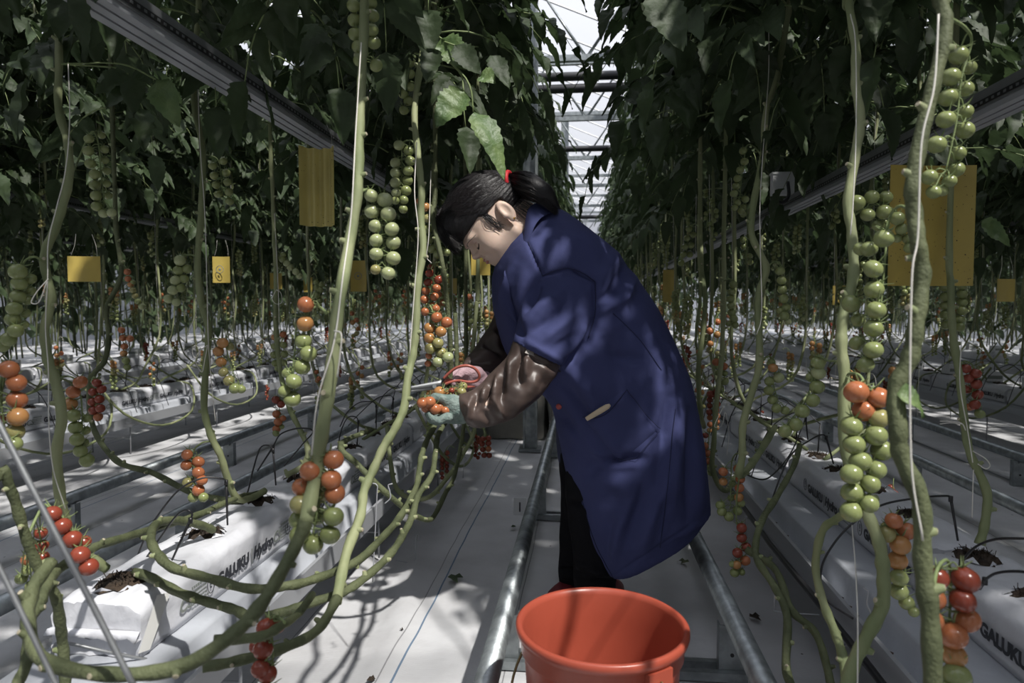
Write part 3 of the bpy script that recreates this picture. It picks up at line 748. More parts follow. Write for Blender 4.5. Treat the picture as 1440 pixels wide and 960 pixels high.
# ================================================================== THE PLANTS NEAR THE CAMERA
def hand_plant(label, segs, fol=None, rad=0.0070, string=None, mature=False, scars=8, group=None, foldir=None, foloff=(0, 0), ftop=None):
    """segs: list of stem runs, each [(px,py,d) ...], first point of run 0 is the top of the visible stem"""
    top = W(*segs[0][0]); r = empty('tomato_plant', (top.x, top.y, 0), label, 'tomato plant', group)
    b = MB(); rs = random.Random(len(label)*7+int(segs[0][0][0]))
    for si, sg in enumerate(segs):
        P = [W(*p[:3]) for p in sg]
        if si == 0 and fol is not None: P = [Vector((P[0].x, P[0].y+.02, 3.0)), Vector((P[0].x, P[0].y, (P[0].z+3.0)/2))]+P
        sp = [Vector(p) for p in catmull(P, 10)]; n = len(sp)
        R = [rad*(1+.07*math.sin(i*.9+si)+.10*max(0, math.sin(i*.33+si))**6) for i in range(n)]
        # thicker lower down
        R = [R[i]*(.86+.30*i/n) if si == 0 else R[i] for i in range(n)]
        v0 = len(b.v); b.tube(sp, R, 14, 1 if (mature or si > 0) else 0, cap=True)
        for i in range(n):
            for k in range(14):
                q = v0+i*14+k; c_ = sp[i]; dv = Vector(b.v[q])-c_; b.v[q] = tuple(c_+dv*(1+.055*math.cos(k*2*math.pi/14*5+i*.05)+.05*noise.noise(Vector((i*.35, k*1.7, si)))))
        acc = 0; nxt = .05
        for i in range(1, n-1):
            acc += (sp[i]-sp[i-1]).length
            if acc > nxt:
                nxt = acc+rs.uniform(.055, .10); t = (sp[i+1]-sp[i]).normalized(); u = t.orthogonal().normalized(); w_ = t.cross(u); a = rs.random()*6.28
                if rs.random() < .6:
                    side = RT*rs.choice((-1, 1))-FW*.35; dd = (side-t*side.dot(t)).normalized()
                else: dd = u*math.cos(a)+w_*math.sin(a)
                q0 = sp[i]+dd*R[i]*.5; q1 = sp[i]+dd*(R[i]+.0035)+Vector((0, 0, .002)); q2 = q1+dd*rs.uniform(.0005, .004)
                b.tube([q0, q1, q2], [R[i]*.75, R[i]*.52, R[i]*.42], 8, 1 if si else 0, cap=False); b.tube([q2, q2+dd*.0008], [R[i]*.42, R[i]*.36], 8, 2)
    b.build('stem', ['stem', 'stemdark', 'scar'], r)
    if string:
        s = MB()
        for sg in string: s.tube(catmull([W(*p) for p in sg], 6), .0011, 5)
        s.build('support_string', ['string'], r)
    if fol is not None:
        o = bpy.data.objects.new('foliage', FOLN[fol % 4]); COL.objects.link(o); o.parent = r; o.rotation_euler.z = foldir or fol*1.7; o.location = (foloff[0], foloff[1], ftop or 0)
    return r
def tlist(s, d, dia, dd=0):
    """'x,y,colour ...' -> fruit placed at depth d (per fruit jitter)"""
    o = []
    for k, it in enumerate(s.split()):
        q = it.split(','); x, y = float(q[0]), float(q[1]); m = float(q[3]) if len(q) > 3 else dia; e = float(q[4]) if len(q) > 4 else 0
        dk = d+e+((k*37) % 5-2)*.003; o.append((W(x, y, dk), m/2*dk/F, q[2]))
    return o
def add_truss(plant, s, d, dia, att, ctl, label=None):
    """att: px of the point where the stalk leaves the stem; ctl: px control points of the stalk"""
    T = tlist(s, d, dia); pts = [W(*att)]+[W(*(list(c)+[d+.012] if len(c) == 2 else c)) for c in ctl]
    return truss(plant, T, pts, None, label=label)

# ---- left side ----
A = hand_plant('nearest pale thick tomato stem left of the worker with a large orange-to-green truss low down',
  [[(512, -40, 1.25), (508, 120, 1.2), (505, 200, 1.15), (503, 270, 1.1), (490, 350, 1.02), (475, 440, .95), (467, 520, .93), (456, 590, .92), (445, 660, .93), (430, 735, .9)], [(430, 735, .9), (406, 785, .87), (366, 850, .82), (320, 897, .78), (250, 938, .76), (150, 948, .76), (62, 928, .8), (40, 880, .85), (45, 830, .9), (72, 790, .95)]],
  fol=0, rad=0.0082, string=[[(508, 60, 1.18), (500, 190, 1.13), (494, 300, 1.05), (482, 390, .97), (470, 480, .91), (447, 560, .9), (438, 640, .9)], [(470, 465, .91), (480, 470, .9), (478, 500, .9), (474, 530, .9)]])
add_truss(A, '436,662,o 469,646,o 425,685,o 466,674,o 471,694,o 422,709,y 450,695,y,26,.03 421,731,g 469,726,g 447,725,g,26,.03 421,752,g 464,752,g 440,765,g 445,678,a,24,.035', .93, 29, (452, 640, .93), [(450, 650), (450, 690), (444, 730), (441, 750)], 'large near truss, orange on top and green below')
add_truss(A, '430,428,o 429,455,a 427,480,g 434,497,g 425,516,g 413,536,g,23 400,550,g,18 411,561,g,24 404,525,g,16,.02', 1.12, 23.5, (459, 440, .97), [(448, 431), (436, 436), (418, 455), (415, 490), (410, 530)])
add_truss(A, '522,275,p,20 541,281,p,23 523,297,p,22 546,301,p,22 528,318,p,20 551,322,p,21 529,338,p,20 553,341,p,21 529,357,p,20 553,363,p,21 528,379,y,15 546,384,p,20', 1.28, 21, (504, 272, 1.12), [(518, 266), (530, 275), (537, 310), (540, 350), (541, 370)])
add_truss(A, '497,8,g 521,4,g 498,28,g 524,22,g 499,48,g 523,42,g 504,66,g 526,60,g 506,85,g 529,92,g 512,15,g,17,.02 513,37,g,17,.02 515,58,g,17,.02', 1.30, 19, (508, -20, 1.2), [(512, -15), (513, 20), (516, 60), (518, 80)])
B_ = hand_plant('pale stem just left of the worker\'s hands, bowing down to the lower left',
  [[(602, -40, 1.75), (598, 40, 1.7), (593, 80, 1.65), (583, 157, 1.6), (588, 217, 1.55), (593, 267, 1.5), (592, 305, 1.5), (595, 353, 1.48), (587, 403, 1.46), (585, 463, 1.45), (580, 500, 1.44), (573, 533, 1.42), (568, 573, 1.4), (555, 603, 1.38), (540, 627, 1.36), (525, 660, 1.33), (512, 690, 1.3), (507, 725, 1.27), (487, 780, 1.22), (473, 847, 1.15)], [(475, 840, 1.155), (447, 885, 1.1), (395, 912, 1.05), (330, 930, 1.02), (285, 938, 1.0)]],
  fol=1, rad=0.0079, string=[[(586, 200, 1.5), (583, 270, 1.46), (588, 330, 1.44), (582, 420, 1.43), (576, 500, 1.42)]], foloff=(0, .1))
add_truss(B_, '561,204,p 575,212,g 556,229,p,15 577,226,g 556,243,p,15 574,240,g 556,257,p 573,254,g 557,271,p,14 571,268,g 556,282,g,12 568,281,g,13 567,294,g,13', 1.85, 15.5, (586, 205, 1.56), [(576, 197), (566, 205), (565, 240), (563, 275)])
add_truss(B_, '562,80,g 577,88,g 562,97,g 577,104,g 563,114,g 577,122,g 567,132,g 574,142,g 568,155,g', 1.9, 14, (584, 80, 1.65), [(572, 72), (569, 100), (570, 140)])
C_ = hand_plant('stem behind the pale one carrying the red to pale green truss before the worker',
  [[(612, 240, 1.95), (608, 300, 1.93), (622, 370, 1.88), (628, 420, 1.93), (633, 480, 1.95), (632, 540, 1.97), (615, 590, 1.93), (600, 620, 1.87), (592, 645, 1.80), (585, 685, 1.70), (562, 727, 1.55), (535, 758, 1.45), (500, 790, 1.35), (440, 815, 1.25), (400, 824, 1.2), (350, 827, 1.2), (293, 812, 1.22), (243, 798, 1.24), (221, 778, 1.28), (212, 756, 1.34), (220, 737, 1.42), (247, 731, 1.5), (283, 738, 1.58), (300, 745, 1.62)]],
  rad=0.0077, fol=3, mature=True, foloff=(-.05, .1), string=[[(606, 240, 1.9), (603, 330, 1.85), (600, 360, 1.85), (607, 370, 1.85)]])
add_truss(C_, '598,291,a,14 601,307,y 601,322,g 603,337,g 607,350,g 616,357,g,14 628,355,g,12 590,283,o,10,.02', 1.95, 13, (610, 300, 1.93), [(606, 290), (610, 310), (614, 335), (620, 348)])
add_truss(C_, '604,384,r 617,393,r,13 602,397,r 614,405,o 599,409,o 611,417,o 597,421,o 609,430,o 598,438,o 606,376,r,11,.02', 1.95, 12.5, (618, 368, 1.88), [(611, 372), (608, 395), (604, 425)], 'upper red part of the truss')
add_truss(C_, '614,446,o 628,453,o 604,461,a 620,466,a 604,475,a 616,482,y 605,490,y 621,496,y 630,502,p 616,509,p 603,500,o,10,.02 602,511,o,10,.02 609,517,g,10,.02 613,434,o,12,.02', 1.78, 16, (603, 428, 1.86), [(606, 432), (612, 450), (612, 475), (613, 500)], 'orange to pale green lower truss')
D_ = hand_plant('dark green stem under the gloved hands sweeping down to the lower left loop',
  [[(640, 440, 2.05), (642, 500, 2.04), (640, 560, 2.02), (627, 592, 1.97), (616, 612, 1.9), (612, 640, 1.82), (607, 668, 1.7), (588, 697, 1.62), (580, 725, 1.55), (568, 750, 1.48), (548, 780, 1.4), (510, 815, 1.3), (480, 833, 1.25), (430, 850, 1.2), (395, 862, 1.18), (355, 868, 1.18), (330, 857, 1.2), (293, 846, 1.24), (253, 833, 1.28), (213, 812, 1.33), (190, 804, 1.38)]],
  rad=0.0077, fol=None, mature=True)
E_ = hand_plant('thin stem with dangling dark red truss below the worker\'s forearm', [[(655, 430, 2.3), (655, 520, 2.3), (652, 600, 2.28), (640, 665, 2.2), (627, 692, 2.1), (608, 728, 2.0), (588, 727, 1.9), (570, 715, 1.85), (540, 690, 1.8), (505, 655, 1.8), (480, 625, 1.85), (520, 605, 2.5)]], rad=0.0070, mature=True, fol=2)
add_truss(E_, '679,617,r 687,616,r 678,624,r 687,623,r 679,632,r 687,631,o 681,640,r 688,640,r', 2.9, 8.5, (655, 600, 2.5), [(668, 600, 2.8), (683, 606, 2.9), (683, 620), (683, 636)])
E2 = hand_plant('slender stem rising in front of the worker\'s dark sleeve', [[(672, 380, 2.5), (670, 430, 2.5), (665, 490, 2.5), (660, 540, 2.5), (668, 600, 2.6), (650, 640, 2.6), (630, 670, 2.6), (600, 700, 2.5), (560, 690, 2.6), (548, 640, 2.7), (545, 600, 2.8)]], rad=0.0079, fol=1)
add_truss(E2, '660,417,o 661,430,g 660,440,g 662,452,g 658,462,g', 2.6, 9, (670, 410, 2.5), [(664, 408), (660, 430), (660, 455)])
H_ = hand_plant('long stem laid over the first left bag, curling down at the left',
  [[(-20, 560, 1.0), (7, 663, 1.02), (22, 707, 1.04), (37, 757, 1.06), (53, 797, 1.08), (77, 837, 1.1), (84, 873, 1.12), (88, 905, 1.14), (92, 950, 1.14), (90, 1010, 1.12)],
   [(367, 693, 1.95), (333, 700, 1.8), (283, 722, 1.62), (233, 738, 1.48), (163, 759, 1.3), (130, 771, 1.22), (83, 800, 1.12), (66, 824, 1.06), (56, 848, 1.02), (42, 875, .98), (38, 930, .95), (20, 970, .92)]], rad=0.0075, mature=True, scars=6, fol=2, foloff=(-.1, 0))
add_truss(H_, '12,519,o 23,538,o,26 24,562,o 25,586,a,27 21,607,y,25 20,624,g,22 -3,590,o,22,.03', 1.03, 27, (-5, 600, 1.0), [(0, 540), (6, 530), (2, 560), (6, 600)])
add_truss(H_, '74,722,r,24 87,740,r 102,758,r 113,780,r 125,797,r 118,762,r,20,.04 57,749,r,18,.06 59,767,r,18,.06 60,783,r,18,.06 38,787,o,17,.07 38,802,g,15,.07 30,813,g,17,.07 45,824,g,18,.07 47,770,r,18,.08', 1.08, 26, (37, 757, 1.06), [(60, 712), (72, 716), (95, 735), (108, 760), (120, 785)], 'glossy red truss hanging over the left bag')
J_ = hand_plant('tall left stem with white string and an orange-topped green truss beside it',
  [[(80, -30, 1.5), (83, 83, 1.45), (82, 150, 1.42), (95, 200, 1.4), (97, 247, 1.38), (87, 293, 1.37), (76, 325, 1.36), (62, 363, 1.35), (72, 420, 1.34), (63, 463, 1.33), (68, 507, 1.32), (78, 537, 1.31), (87, 587, 1.3), (80, 637, 1.3), (88, 717, 1.3), (110, 770, 1.3), (150, 800, 1.34)]], fol=2, rad=0.0081,
  string=[[(96, 90, 1.4), (98, 170, 1.38), (92, 240, 1.36), (80, 290, 1.34), (68, 340, 1.33), (67, 390, 1.32), (64, 460, 1.31), (68, 520, 1.3), (69, 600, 1.28), (75, 660, 1.28), (92, 715, 1.28)], [(68, 392, 1.32), (52, 410, 1.3), (44, 425, 1.3), (55, 424, 1.3), (66, 396, 1.31)]])
add_truss(J_, '25,382,g,24 27,398,g 25,417,g 20,434,g 18,449,g 22,465,g 12,477,g 3,485,g 43,392,g,16,.03 42,409,g,16,.03 38,422,g,15,.03 35,440,g,15,.03 33,456,g,14,.03', 1.30, 21, (61, 368, 1.35), [(48, 361), (33, 370), (33, 400), (28, 440), (18, 470)])
add_truss(J_, '113,537,o 103,551,o 99,568,a 103,584,g 106,601,g 108,618,g 113,634,g 122,647,g,20 122,588,g,13,.03 121,605,g,13,.03 118,622,g,13,.03', 1.42, 19, (80, 535, 1.31), [(92, 529), (106, 534), (114, 560), (116, 600), (118, 635)])
add_truss(J_, '125,195,g,14 124,212,g 127,230,g 133,245,g 133,260,g 135,275,g 136,290,g 145,300,p,13 157,299,p,13 143,190,g,11,.03 147,210,g,12,.03 147,225,g,12,.03 150,240,g,12,.03 150,258,g,12,.03 152,275,g,12,.03', 1.6, 15, (97, 255, 1.38), [(108, 230), (128, 186), (138, 200), (142, 240), (147, 285)])
K_ = hand_plant('straight pale stem left of centre with long string loop and yellow-green truss',
  [[(282, -30, 1.85), (280, 0, 1.84), (273, 133, 1.8), (285, 213, 1.78), (283, 300, 1.76), (278, 370, 1.75), (282, 420, 1.74), (293, 463, 1.73), (290, 507, 1.72), (287, 573, 1.72), (297, 613, 1.72), (310, 640, 1.73), (320, 672, 1.76), (333, 700, 1.8), (352, 700, 1.86), (372, 690, 1.92)]], fol=3, rad=0.0079,
  string=[[(278, 100, 1.76), (281, 200, 1.74), (288, 300, 1.72), (291, 400, 1.7), (293, 480, 1.7), (298, 545, 1.7), (303, 592, 1.7)], [(292, 485, 1.69), (280, 494, 1.69), (275, 508, 1.69), (284, 523, 1.69), (288, 505, 1.69), (292, 486, 1.69)], [(276, 440, 1.72), (270, 455, 1.7), (262, 475, 1.7), (258, 495, 1.7)]])
add_truss(K_, '313,482,a 307,494,a,15 311,509,a,15 314,523,y,14 322,535,y 330,546,g 339,547,g,13 323,487,y,12,.02', 1.66, 16, (296, 478, 1.72), [(303, 476), (316, 482), (322, 505), (330, 530)])
add_truss(K_, '253,366,p,16 251,380,g 263,378,g,14 247,394,p 259,392,g,13 243,408,p 254,405,g,13 237,420,p,14 248,425,p,12', 1.75, 15, (279, 361, 1.75), [(267, 358), (256, 362), (254, 390), (246, 415)])
add_truss(K_, '299,233,g 301,247,g 304,260,g 307,273,g 318,243,g 320,256,g 322,270,g 323,283,g 314,226,g', 2.1, 12, (284, 225, 1.78), [(292, 218), (307, 225), (311, 250), (314, 275)])
add_truss(K_, '263,639,o 262,654,o 279,649,o,17 279,664,o,17 264,678,y,15 284,675,o 279,689,o,17 272,699,g 286,699,g,14', 1.7, 15.5, (297, 620, 1.72), [(283, 623), (272, 635), (271, 660), (275, 690)])
L_p = hand_plant('slim stem with string loop halfway between two thick left stems',
  [[(380, 200, 2.5), (383, 260, 2.45), (385, 320, 2.4), (388, 387, 2.35), (388, 463, 2.3), (396, 530, 2.25), (408, 575, 2.2), (420, 600, 2.18), (433, 632, 2.15), (425, 655, 2.15), (402, 668, 2.12)]], fol=1, rad=0.0075,
  string=[[(386, 300, 2.35), (391, 400, 2.3), (393, 470, 2.28)], [(388, 408, 2.3), (383, 420, 2.3), (388, 427, 2.3), (396, 425, 2.3), (395, 412, 2.3), (388, 407, 2.3)]])
add_truss(L_p, '397,364,g,10 403,370,p,10 408,376,p,10 416,382,p,10 421,388,p,9 398,358,g,8', 2.4, 10, (386, 355, 2.38), [(392, 354), (404, 366), (415, 378)])
add_truss(L_p, '386,474,a,10 398,470,o,10 386,487,g 399,485,g 385,499,g 400,498,g 387,511,g 399,510,g 391,518,g,10', 2.4, 10.5, (388, 463, 2.3), [(392, 465), (393, 490), (393, 510)])
add_truss(L_p, '388,562,r 395,568,r 389,582,o 391,593,o 389,603,o 388,609,g,10 398,588,o,9 396,600,g,8', 2.35, 12, (408, 575, 2.2), [(400, 560), (392, 560), (393, 580), (392, 600)])
MM = hand_plant('greyish stem bending between the first and second tall left stems',
  [[(162, 290, 2.3), (164, 330, 2.3), (170, 387, 2.25), (150, 433, 2.2), (153, 470, 2.2), (147, 507, 2.2), (127, 537, 2.2), (131, 600, 2.2), (165, 648, 2.1), (215, 665, 2.05), (270, 692, 1.95), (330, 704, 1.9), (366, 694, 1.94)]], fol=0, rad=0.0079, mature=True)
add_truss(MM, '179,382,o,10 180,392,o,9 184,400,a,9 187,408,y,9 190,416,y,9 194,424,g,9 200,431,p,10 187,397,g,8', 2.4, 9, (168, 372, 2.25), [(176, 374), (184, 395), (192, 420)])
add_truss(MM, '171,464,o 173,475,o 175,487,o 183,476,o 174,497,a 177,507,g,11 179,516,g', 2.5, 10, (153, 465, 2.2), [(163, 452), (172, 455), (177, 480), (178, 505)])
add_truss(MM, '136,538,r 143,547,r 131,551,r 140,561,r 130,565,r 141,574,r 131,577,r 138,586,o', 2.0, 13, (128, 537, 2.2), [(132, 530), (137, 540), (137, 565), (136, 582)])
R1_ = hand_plant('dark red truss hanging in front at the bottom edge on a leafless stem', [[(440, 835, 1.05), (420, 862, 1.0), (395, 880, .95), (365, 895, .92), (300, 900, .9)]], rad=0.0062, mature=True)
add_truss(R1_, '374,882,r 390,880,r,22,.02 370,913,r 366,940,r,26 376,947,r,27 374,975,r,27 360,908,r,20,.03', .98, 28, (400, 875, .95), [(390, 868), (382, 880), (384, 920), (380, 960)], 'deep red truss')
# ---- right side ----
N_p = hand_plant('pale wavy stem right of the worker with a curved green truss at mid height',
  [[(1112, -30, 1.85), (1105, 40, 1.84), (1097, 83, 1.82), (1093, 110, 1.8), (1077, 160, 1.78), (1073, 217, 1.76), (1060, 283, 1.75), (1057, 330, 1.74), (1077, 377, 1.72), (1066, 420, 1.72), (1068, 507, 1.7), (1057, 553, 1.7), (1045, 597, 1.7), (1044, 640, 1.7), (1040, 668, 1.72), (1060, 648, 1.9), (1090, 600, 2.2)]], fol=3, rad=0.0081,
  string=[[(1081, 20, 1.8), (1081, 100, 1.78), (1076, 170, 1.74), (1069, 280, 1.7), (1069, 340, 1.68), (1071, 440, 1.68), (1064, 470, 1.67)]])
add_truss(N_p, '1087,517,a 1095,531,p,16 1082,536,g 1081,549,g 1086,562,g 1092,574,g 1104,577,g,13 1084,511,g,12', 1.75, 14, (1070, 512, 1.7), [(1080, 501), (1090, 510), (1088, 540), (1095, 565)])
add_truss(N_p, '1097,381,g 1099,394,g 1100,407,g 1102,420,g 1105,433,g 1103,444,g 1108,452,p,10 1097,437,g,11', 1.8, 13.5, (1078, 378, 1.72), [(1088, 368), (1099, 374), (1103, 400), (1106, 430)])
add_truss(N_p, '1045,212,g 1047,227,g 1041,239,g 1037,251,g 1035,262,g 1032,272,g 1037,285,g,10 1048,280,g,11 1033,292,g,10 1042,297,g,10', 2.1, 11.5, (1073, 222, 1.76), [(1060, 206), (1050, 206), (1044, 240), (1040, 280)])
add_truss(N_p, '1017,663,o 1038,659,o 1041,673,o 1040,686,o 1017,677,a,12 1039,699,a 1042,707,g,12 1013,710,g 1015,719,g 1037,718,g 1025,726,g,14 1028,700,g,10,.02 1030,680,g,10,.02', 1.85, 13.5, (1044, 640, 1.7), [(1035, 638, 1.8), (1029, 650), (1028, 680), (1027, 715)])
add_truss(N_p, '1043,742,r 1043,756,r 1049,769,r 1037,777,r 1048,788,o 1036,794,a,13 1033,805,g,13 1043,804,g,10 1030,793,g,10', 1.8, 14.5, (1040, 668, 1.72), [(1036, 700, 1.78), (1036, 735), (1044, 760), (1040, 795)], 'red truss low down near the rail')
O_p = hand_plant('thick straight pale stem in the right half with the large green-and-bronze cluster',
  [[(1192, -40, 1.35), (1193, 0, 1.33), (1203, 67, 1.3), (1203, 117, 1.28), (1210, 167, 1.26), (1203, 217, 1.24), (1193, 283, 1.22), (1198, 325, 1.2), (1200, 387, 1.18), (1187, 437, 1.16), (1183, 480, 1.15), (1187, 527, 1.14), (1188, 620, 1.12), (1205, 690, 1.1), (1220, 723, 1.08), (1237, 767, 1.06), (1242, 807, 1.05), (1241, 850, 1.04), (1220, 893, 1.03), (1200, 935, 1.02), (1185, 990, 1.0)]], fol=0, rad=0.0086,
  string=[[(1196, 20, 1.3), (1203, 60, 1.27), (1204, 180, 1.22), (1200, 280, 1.18), (1196, 330, 1.16)], [(1198, 738, 1.2), (1203, 800, 1.1), (1206, 870, 1.02), (1206, 965, .98)]], foloff=(.22, .30))
add_truss(O_p, '1204,551,o,34 1235,559,o,32 1215,577,o,32 1236,588,y,29 1197,599,g 1232,612,g 1201,625,g 1240,633,g 1210,648,g 1232,660,g,28 1197,666,g 1224,680,g,27 1198,692,g 1222,708,g,27 1197,719,g', .95, 30.5, (1188, 540, 1.14), [(1195, 525, 1.05), (1214, 535), (1220, 590), (1215, 640), (1210, 700)], 'big cluster, bronze-orange on top and olive green below')
add_truss(O_p, '1150,510,g 1151,524,p,20 1149,544,g,21 1143,563,g 1128,578,g,21 1119,597,g 1104,606,g,20 1140,530,g,14,.02', 1.4, 19.5, (1186, 508, 1.15), [(1165, 507, 1.3), (1148, 502), (1142, 535), (1132, 565), (1112, 590)])
add_truss(O_p, '1205,285,g,23 1226,277,g 1246,277,g,19 1220,302,g 1243,298,g,21 1262,307,g,20 1268,322,g,17 1277,336,g,15 1278,349,g,14 1235,317,g,17,.02 1262,335,g,13,.02', 1.25, 20, (1196, 310, 1.22), [(1205, 300), (1235, 287), (1262, 300), (1270, 330)])
add_truss(O_p, '1257,732,o,24 1247,751,y,24 1274,747,o,27 1266,766,a,28 1262,788,a,27 1264,812,g,25 1264,831,g,25 1275,847,g,21 1285,860,g,15 1249,742,y,20,.02', 1.08, 25, (1237, 762, 1.06), [(1245, 738), (1262, 735), (1272, 770), (1272, 830)])
P_p = hand_plant('nearest dark stem toward the right edge, slightly out of focus',
  [[(1322, -1500, 1.05), (1322, -600, .92), (1322, -60, .85), (1323, 0, .84), (1330, 40, .83), (1313, 117, .82), (1297, 183, .81), (1283, 260, .8), (1286, 300, .8), (1291, 340, .79), (1297, 387, .79), (1289, 453, .78), (1280, 503, .78), (1260, 547, .78), (1263, 603, .77), (1267, 640, .77), (1295, 707, .76), (1297, 790, .76), (1308, 873, .75), (1313, 990, .74)]], fol=None, rad=0.0086, mature=True,
  string=[[(1320, 20, .8), (1314, 120, .78), (1296, 200, .77), (1291, 330, .76), (1282, 400, .75), (1281, 640, .74), (1298, 760, .73)]], foloff=(.08, .1))
add_truss(P_p, '1348,78,g 1337,108,g 1333,137,g 1330,168,g 1317,203,g 1307,249,g,22 1313,270,g,20 1363,95,g,20,.03 1358,125,g,22,.03 1356,158,g,24,.03 1357,183,g,25,.03 1347,215,g,22,.03 1345,238,g,22,.03 1335,255,g,20,.03 1325,268,g,17,.03', 1.0, 26, (1335, 25, .83), [(1358, 40, .95), (1366, 60), (1352, 110), (1345, 170), (1330, 240)], 'dark green truss at the upper right')
add_truss(P_p, '1243,335,g,28 1228,378,g 1229,407,g 1232,436,g 1228,462,g 1228,492,g 1205,482,g,22,.03 1217,513,g,24 1197,427,g,26,.04 1210,350,g,20,.04 1207,450,g,20,.05 1222,350,g,24,.03', 1.05, 27, (1286, 300, .8), [(1265, 290, .95), (1250, 310), (1243, 380), (1236, 450), (1225, 500)], 'long green truss')
add_truss(P_p, '1316,812,r,34 1358,815,r,38 1314,842,o,30 1354,844,r 1360,872,o,36 1312,872,o,28 1340,893,o,39 1341,921,a 1346,950,g,38 1315,905,o,26,.03 1330,975,g,34', .82, 35, (1308, 860, .75), [(1318, 800, .8), (1334, 790), (1336, 840), (1334, 900), (1335, 950)], 'ripe red-orange truss over the right bag')
lf = MB(); c0 = W(1262, 552, .77)
leaflet(lf, c0, RT*1+Vector((0, 0, -.45)), -FW+Vector((0, 0, .8)), .036, .030, 0, True, .6, .5, .1, 3); lf.build('leaflet', ['leafpale'], P_p)
Q_p = hand_plant('slim stem at the far right with a white knotted string',
  [[(1336, 300, 1.6), (1337, 403, 1.55), (1340, 470, 1.5), (1350, 537, 1.45), (1357, 603, 1.42), (1365, 640, 1.4), (1387, 690, 1.38), (1386, 730, 1.37), (1378, 765, 1.36)]], fol=2, rad=0.0075,
  string=[[(1352, 480, 1.43), (1350, 540, 1.42), (1360, 600, 1.4), (1368, 650, 1.36)], [(1322, 592, 1.4), (1335, 592, 1.4), (1352, 595, 1.4), (1358, 605, 1.4)], [(1322, 596, 1.4), (1338, 594, 1.4), (1352, 596, 1.4)], [(1368, 634, 1.38), (1385, 644, 1.38), (1392, 654, 1.38), (1386, 659, 1.38), (1375, 652, 1.38)], [(1369, 660, 1.38), (1368, 690, 1.38), (1367, 728, 1.38)]])
add_truss(Q_p, '1372,525,r 1373,540,r,15 1375,555,r 1371,569,r,15 1378,582,g,14 1358,518,r,14 1362,532,r,14 1360,547,r,13,.02 1364,572,o,12,.02', 1.65, 15.5, (1346, 520, 1.47), [(1355, 508), (1368, 515), (1368, 545), (1370, 572)])
add_truss(Q_p, '1328,403,g 1329,417,g 1329,430,g 1329,443,g 1330,457,g,13 1353,401,g 1353,413,g 1353,425,g 1353,437,g 1349,449,g 1350,460,g,13', 1.9, 14, (1338, 410, 1.55), [(1341, 398), (1342, 425), (1341, 450)])
S_p = hand_plant('mottled leafless stem curving down in front of the right gutter',
  [[(1232, 700, 1.12), (1180, 727, 1.2), (1156, 748, 1.24), (1147, 797, 1.27), (1158, 847, 1.25), (1175, 890, 1.2), (1187, 930, 1.15), (1195, 985, 1.1)]], rad=0.0072, mature=False)
S2 = hand_plant('dark forked stem hanging between the rail and the right gutter',
  [[(1125, 625, 1.75), (1116, 655, 1.7), (1093, 697, 1.62), (1070, 735, 1.55), (1063, 780, 1.5), (1090, 826, 1.45), (1107, 867, 1.4), (1106, 940, 1.32), (1125, 990, 1.2)], [(1050, 772, 1.55), (1090, 800, 1.5), (1113, 857, 1.42), (1147, 890, 1.36), (1166, 950, 1.3), (1172, 1000, 1.25)]], rad=0.0075, mature=True)
T_p = hand_plant('stem just right of the worker\'s back with two bronze fruits and string bow',
  [[(1020, 240, 2.35), (1018, 330, 2.3), (1018, 400, 2.28), (1015, 500, 2.26), (1008, 560, 2.25), (1004, 620, 2.25), (1002, 660, 2.3), (1020, 690, 2.4), (1040, 660, 2.5)]], fol=0, rad=0.0077, string=[[(1018, 570, 2.2), (1008, 590, 2.2), (1005, 600, 2.2), (1015, 598, 2.2), (1020, 580, 2.2), (1025, 610, 2.2), (1022, 640, 2.2)]])
add_truss(T_p, '1007,509,o 1018,515,o 1012,536,g 1019,536,g 1012,545,g 1014,548,g,10 1009,524,g,9 1019,525,g,9', 2.3, 11.5, (1016, 490, 2.26), [(1013, 495), (1013, 515), (1014, 540)])
add_truss(T_p, '1031,400,g 1029,410,g 1027,420,g 1028,430,g 1029,440,g 1032,448,g 1034,457,g,10 1025,455,g,9', 2.2, 11.5, (1018, 395, 2.28), [(1026, 392), (1030, 400), (1030, 430), (1031, 450)])
add_truss(T_p, '991,627,o 994,637,o 995,648,o 998,657,g 1000,664,g 992,612,r,9 1001,655,g,9', 2.35, 11, (1003, 600, 2.25), [(998, 605), (996, 630), (998, 655)])
U_p = hand_plant('stem rising close behind the worker\'s back, greenish and double',
  [[(985, 200, 2.6), (985, 300, 2.6), (987, 380, 2.55), (992, 420, 2.5), (988, 470, 2.5), (982, 520, 2.5), (985, 580, 2.6), (990, 600, 2.7)]], fol=3, rad=0.0081)
add_truss(U_p, '969,322,g 966,335,g 963,347,g 961,358,g 958,370,g 975,330,g 972,345,g 970,358,g', 2.9, 9.5, (984, 320, 2.6), [(976, 315), (968, 330), (965, 360)])
# individual conspicuous leaves
def hero_leaf(plant, p0, p1, wpx, d, n, mname='leafpale', curl=0, droop=.15, stalk=None):
    a, b2 = W(*p0, d), W(*p1, d-.02); b = MB(); L = (b2-a).length
    leaflet(b, a, (b2-a), n, L*1.05, wpx*d/F, 0, True, droop, .25, curl, p0[0])
    if stalk: b.tube(catmull([W(*s) for s in stalk]+[a], 5), .002, 5, 1)
    b.build('leaf', [mname, 'ped'], plant)
nf = -FW+Vector((0, 0, .25))
hero_leaf(B_, (652, 128), (614, 170), 48, 1.5, nf, stalk=[(600, 60, 1.6), (645, 100, 1.52)])
hero_leaf(B_, (666, 158), (708, 240), 42, 1.5, nf+RT*.5, curl=.10, stalk=[(600, 60, 1.6), (655, 110, 1.5)])
hero_leaf(B_, (640, 64), (675, 100), 36, 1.52, nf, stalk=[(600, 50, 1.6)], mname='leaf')
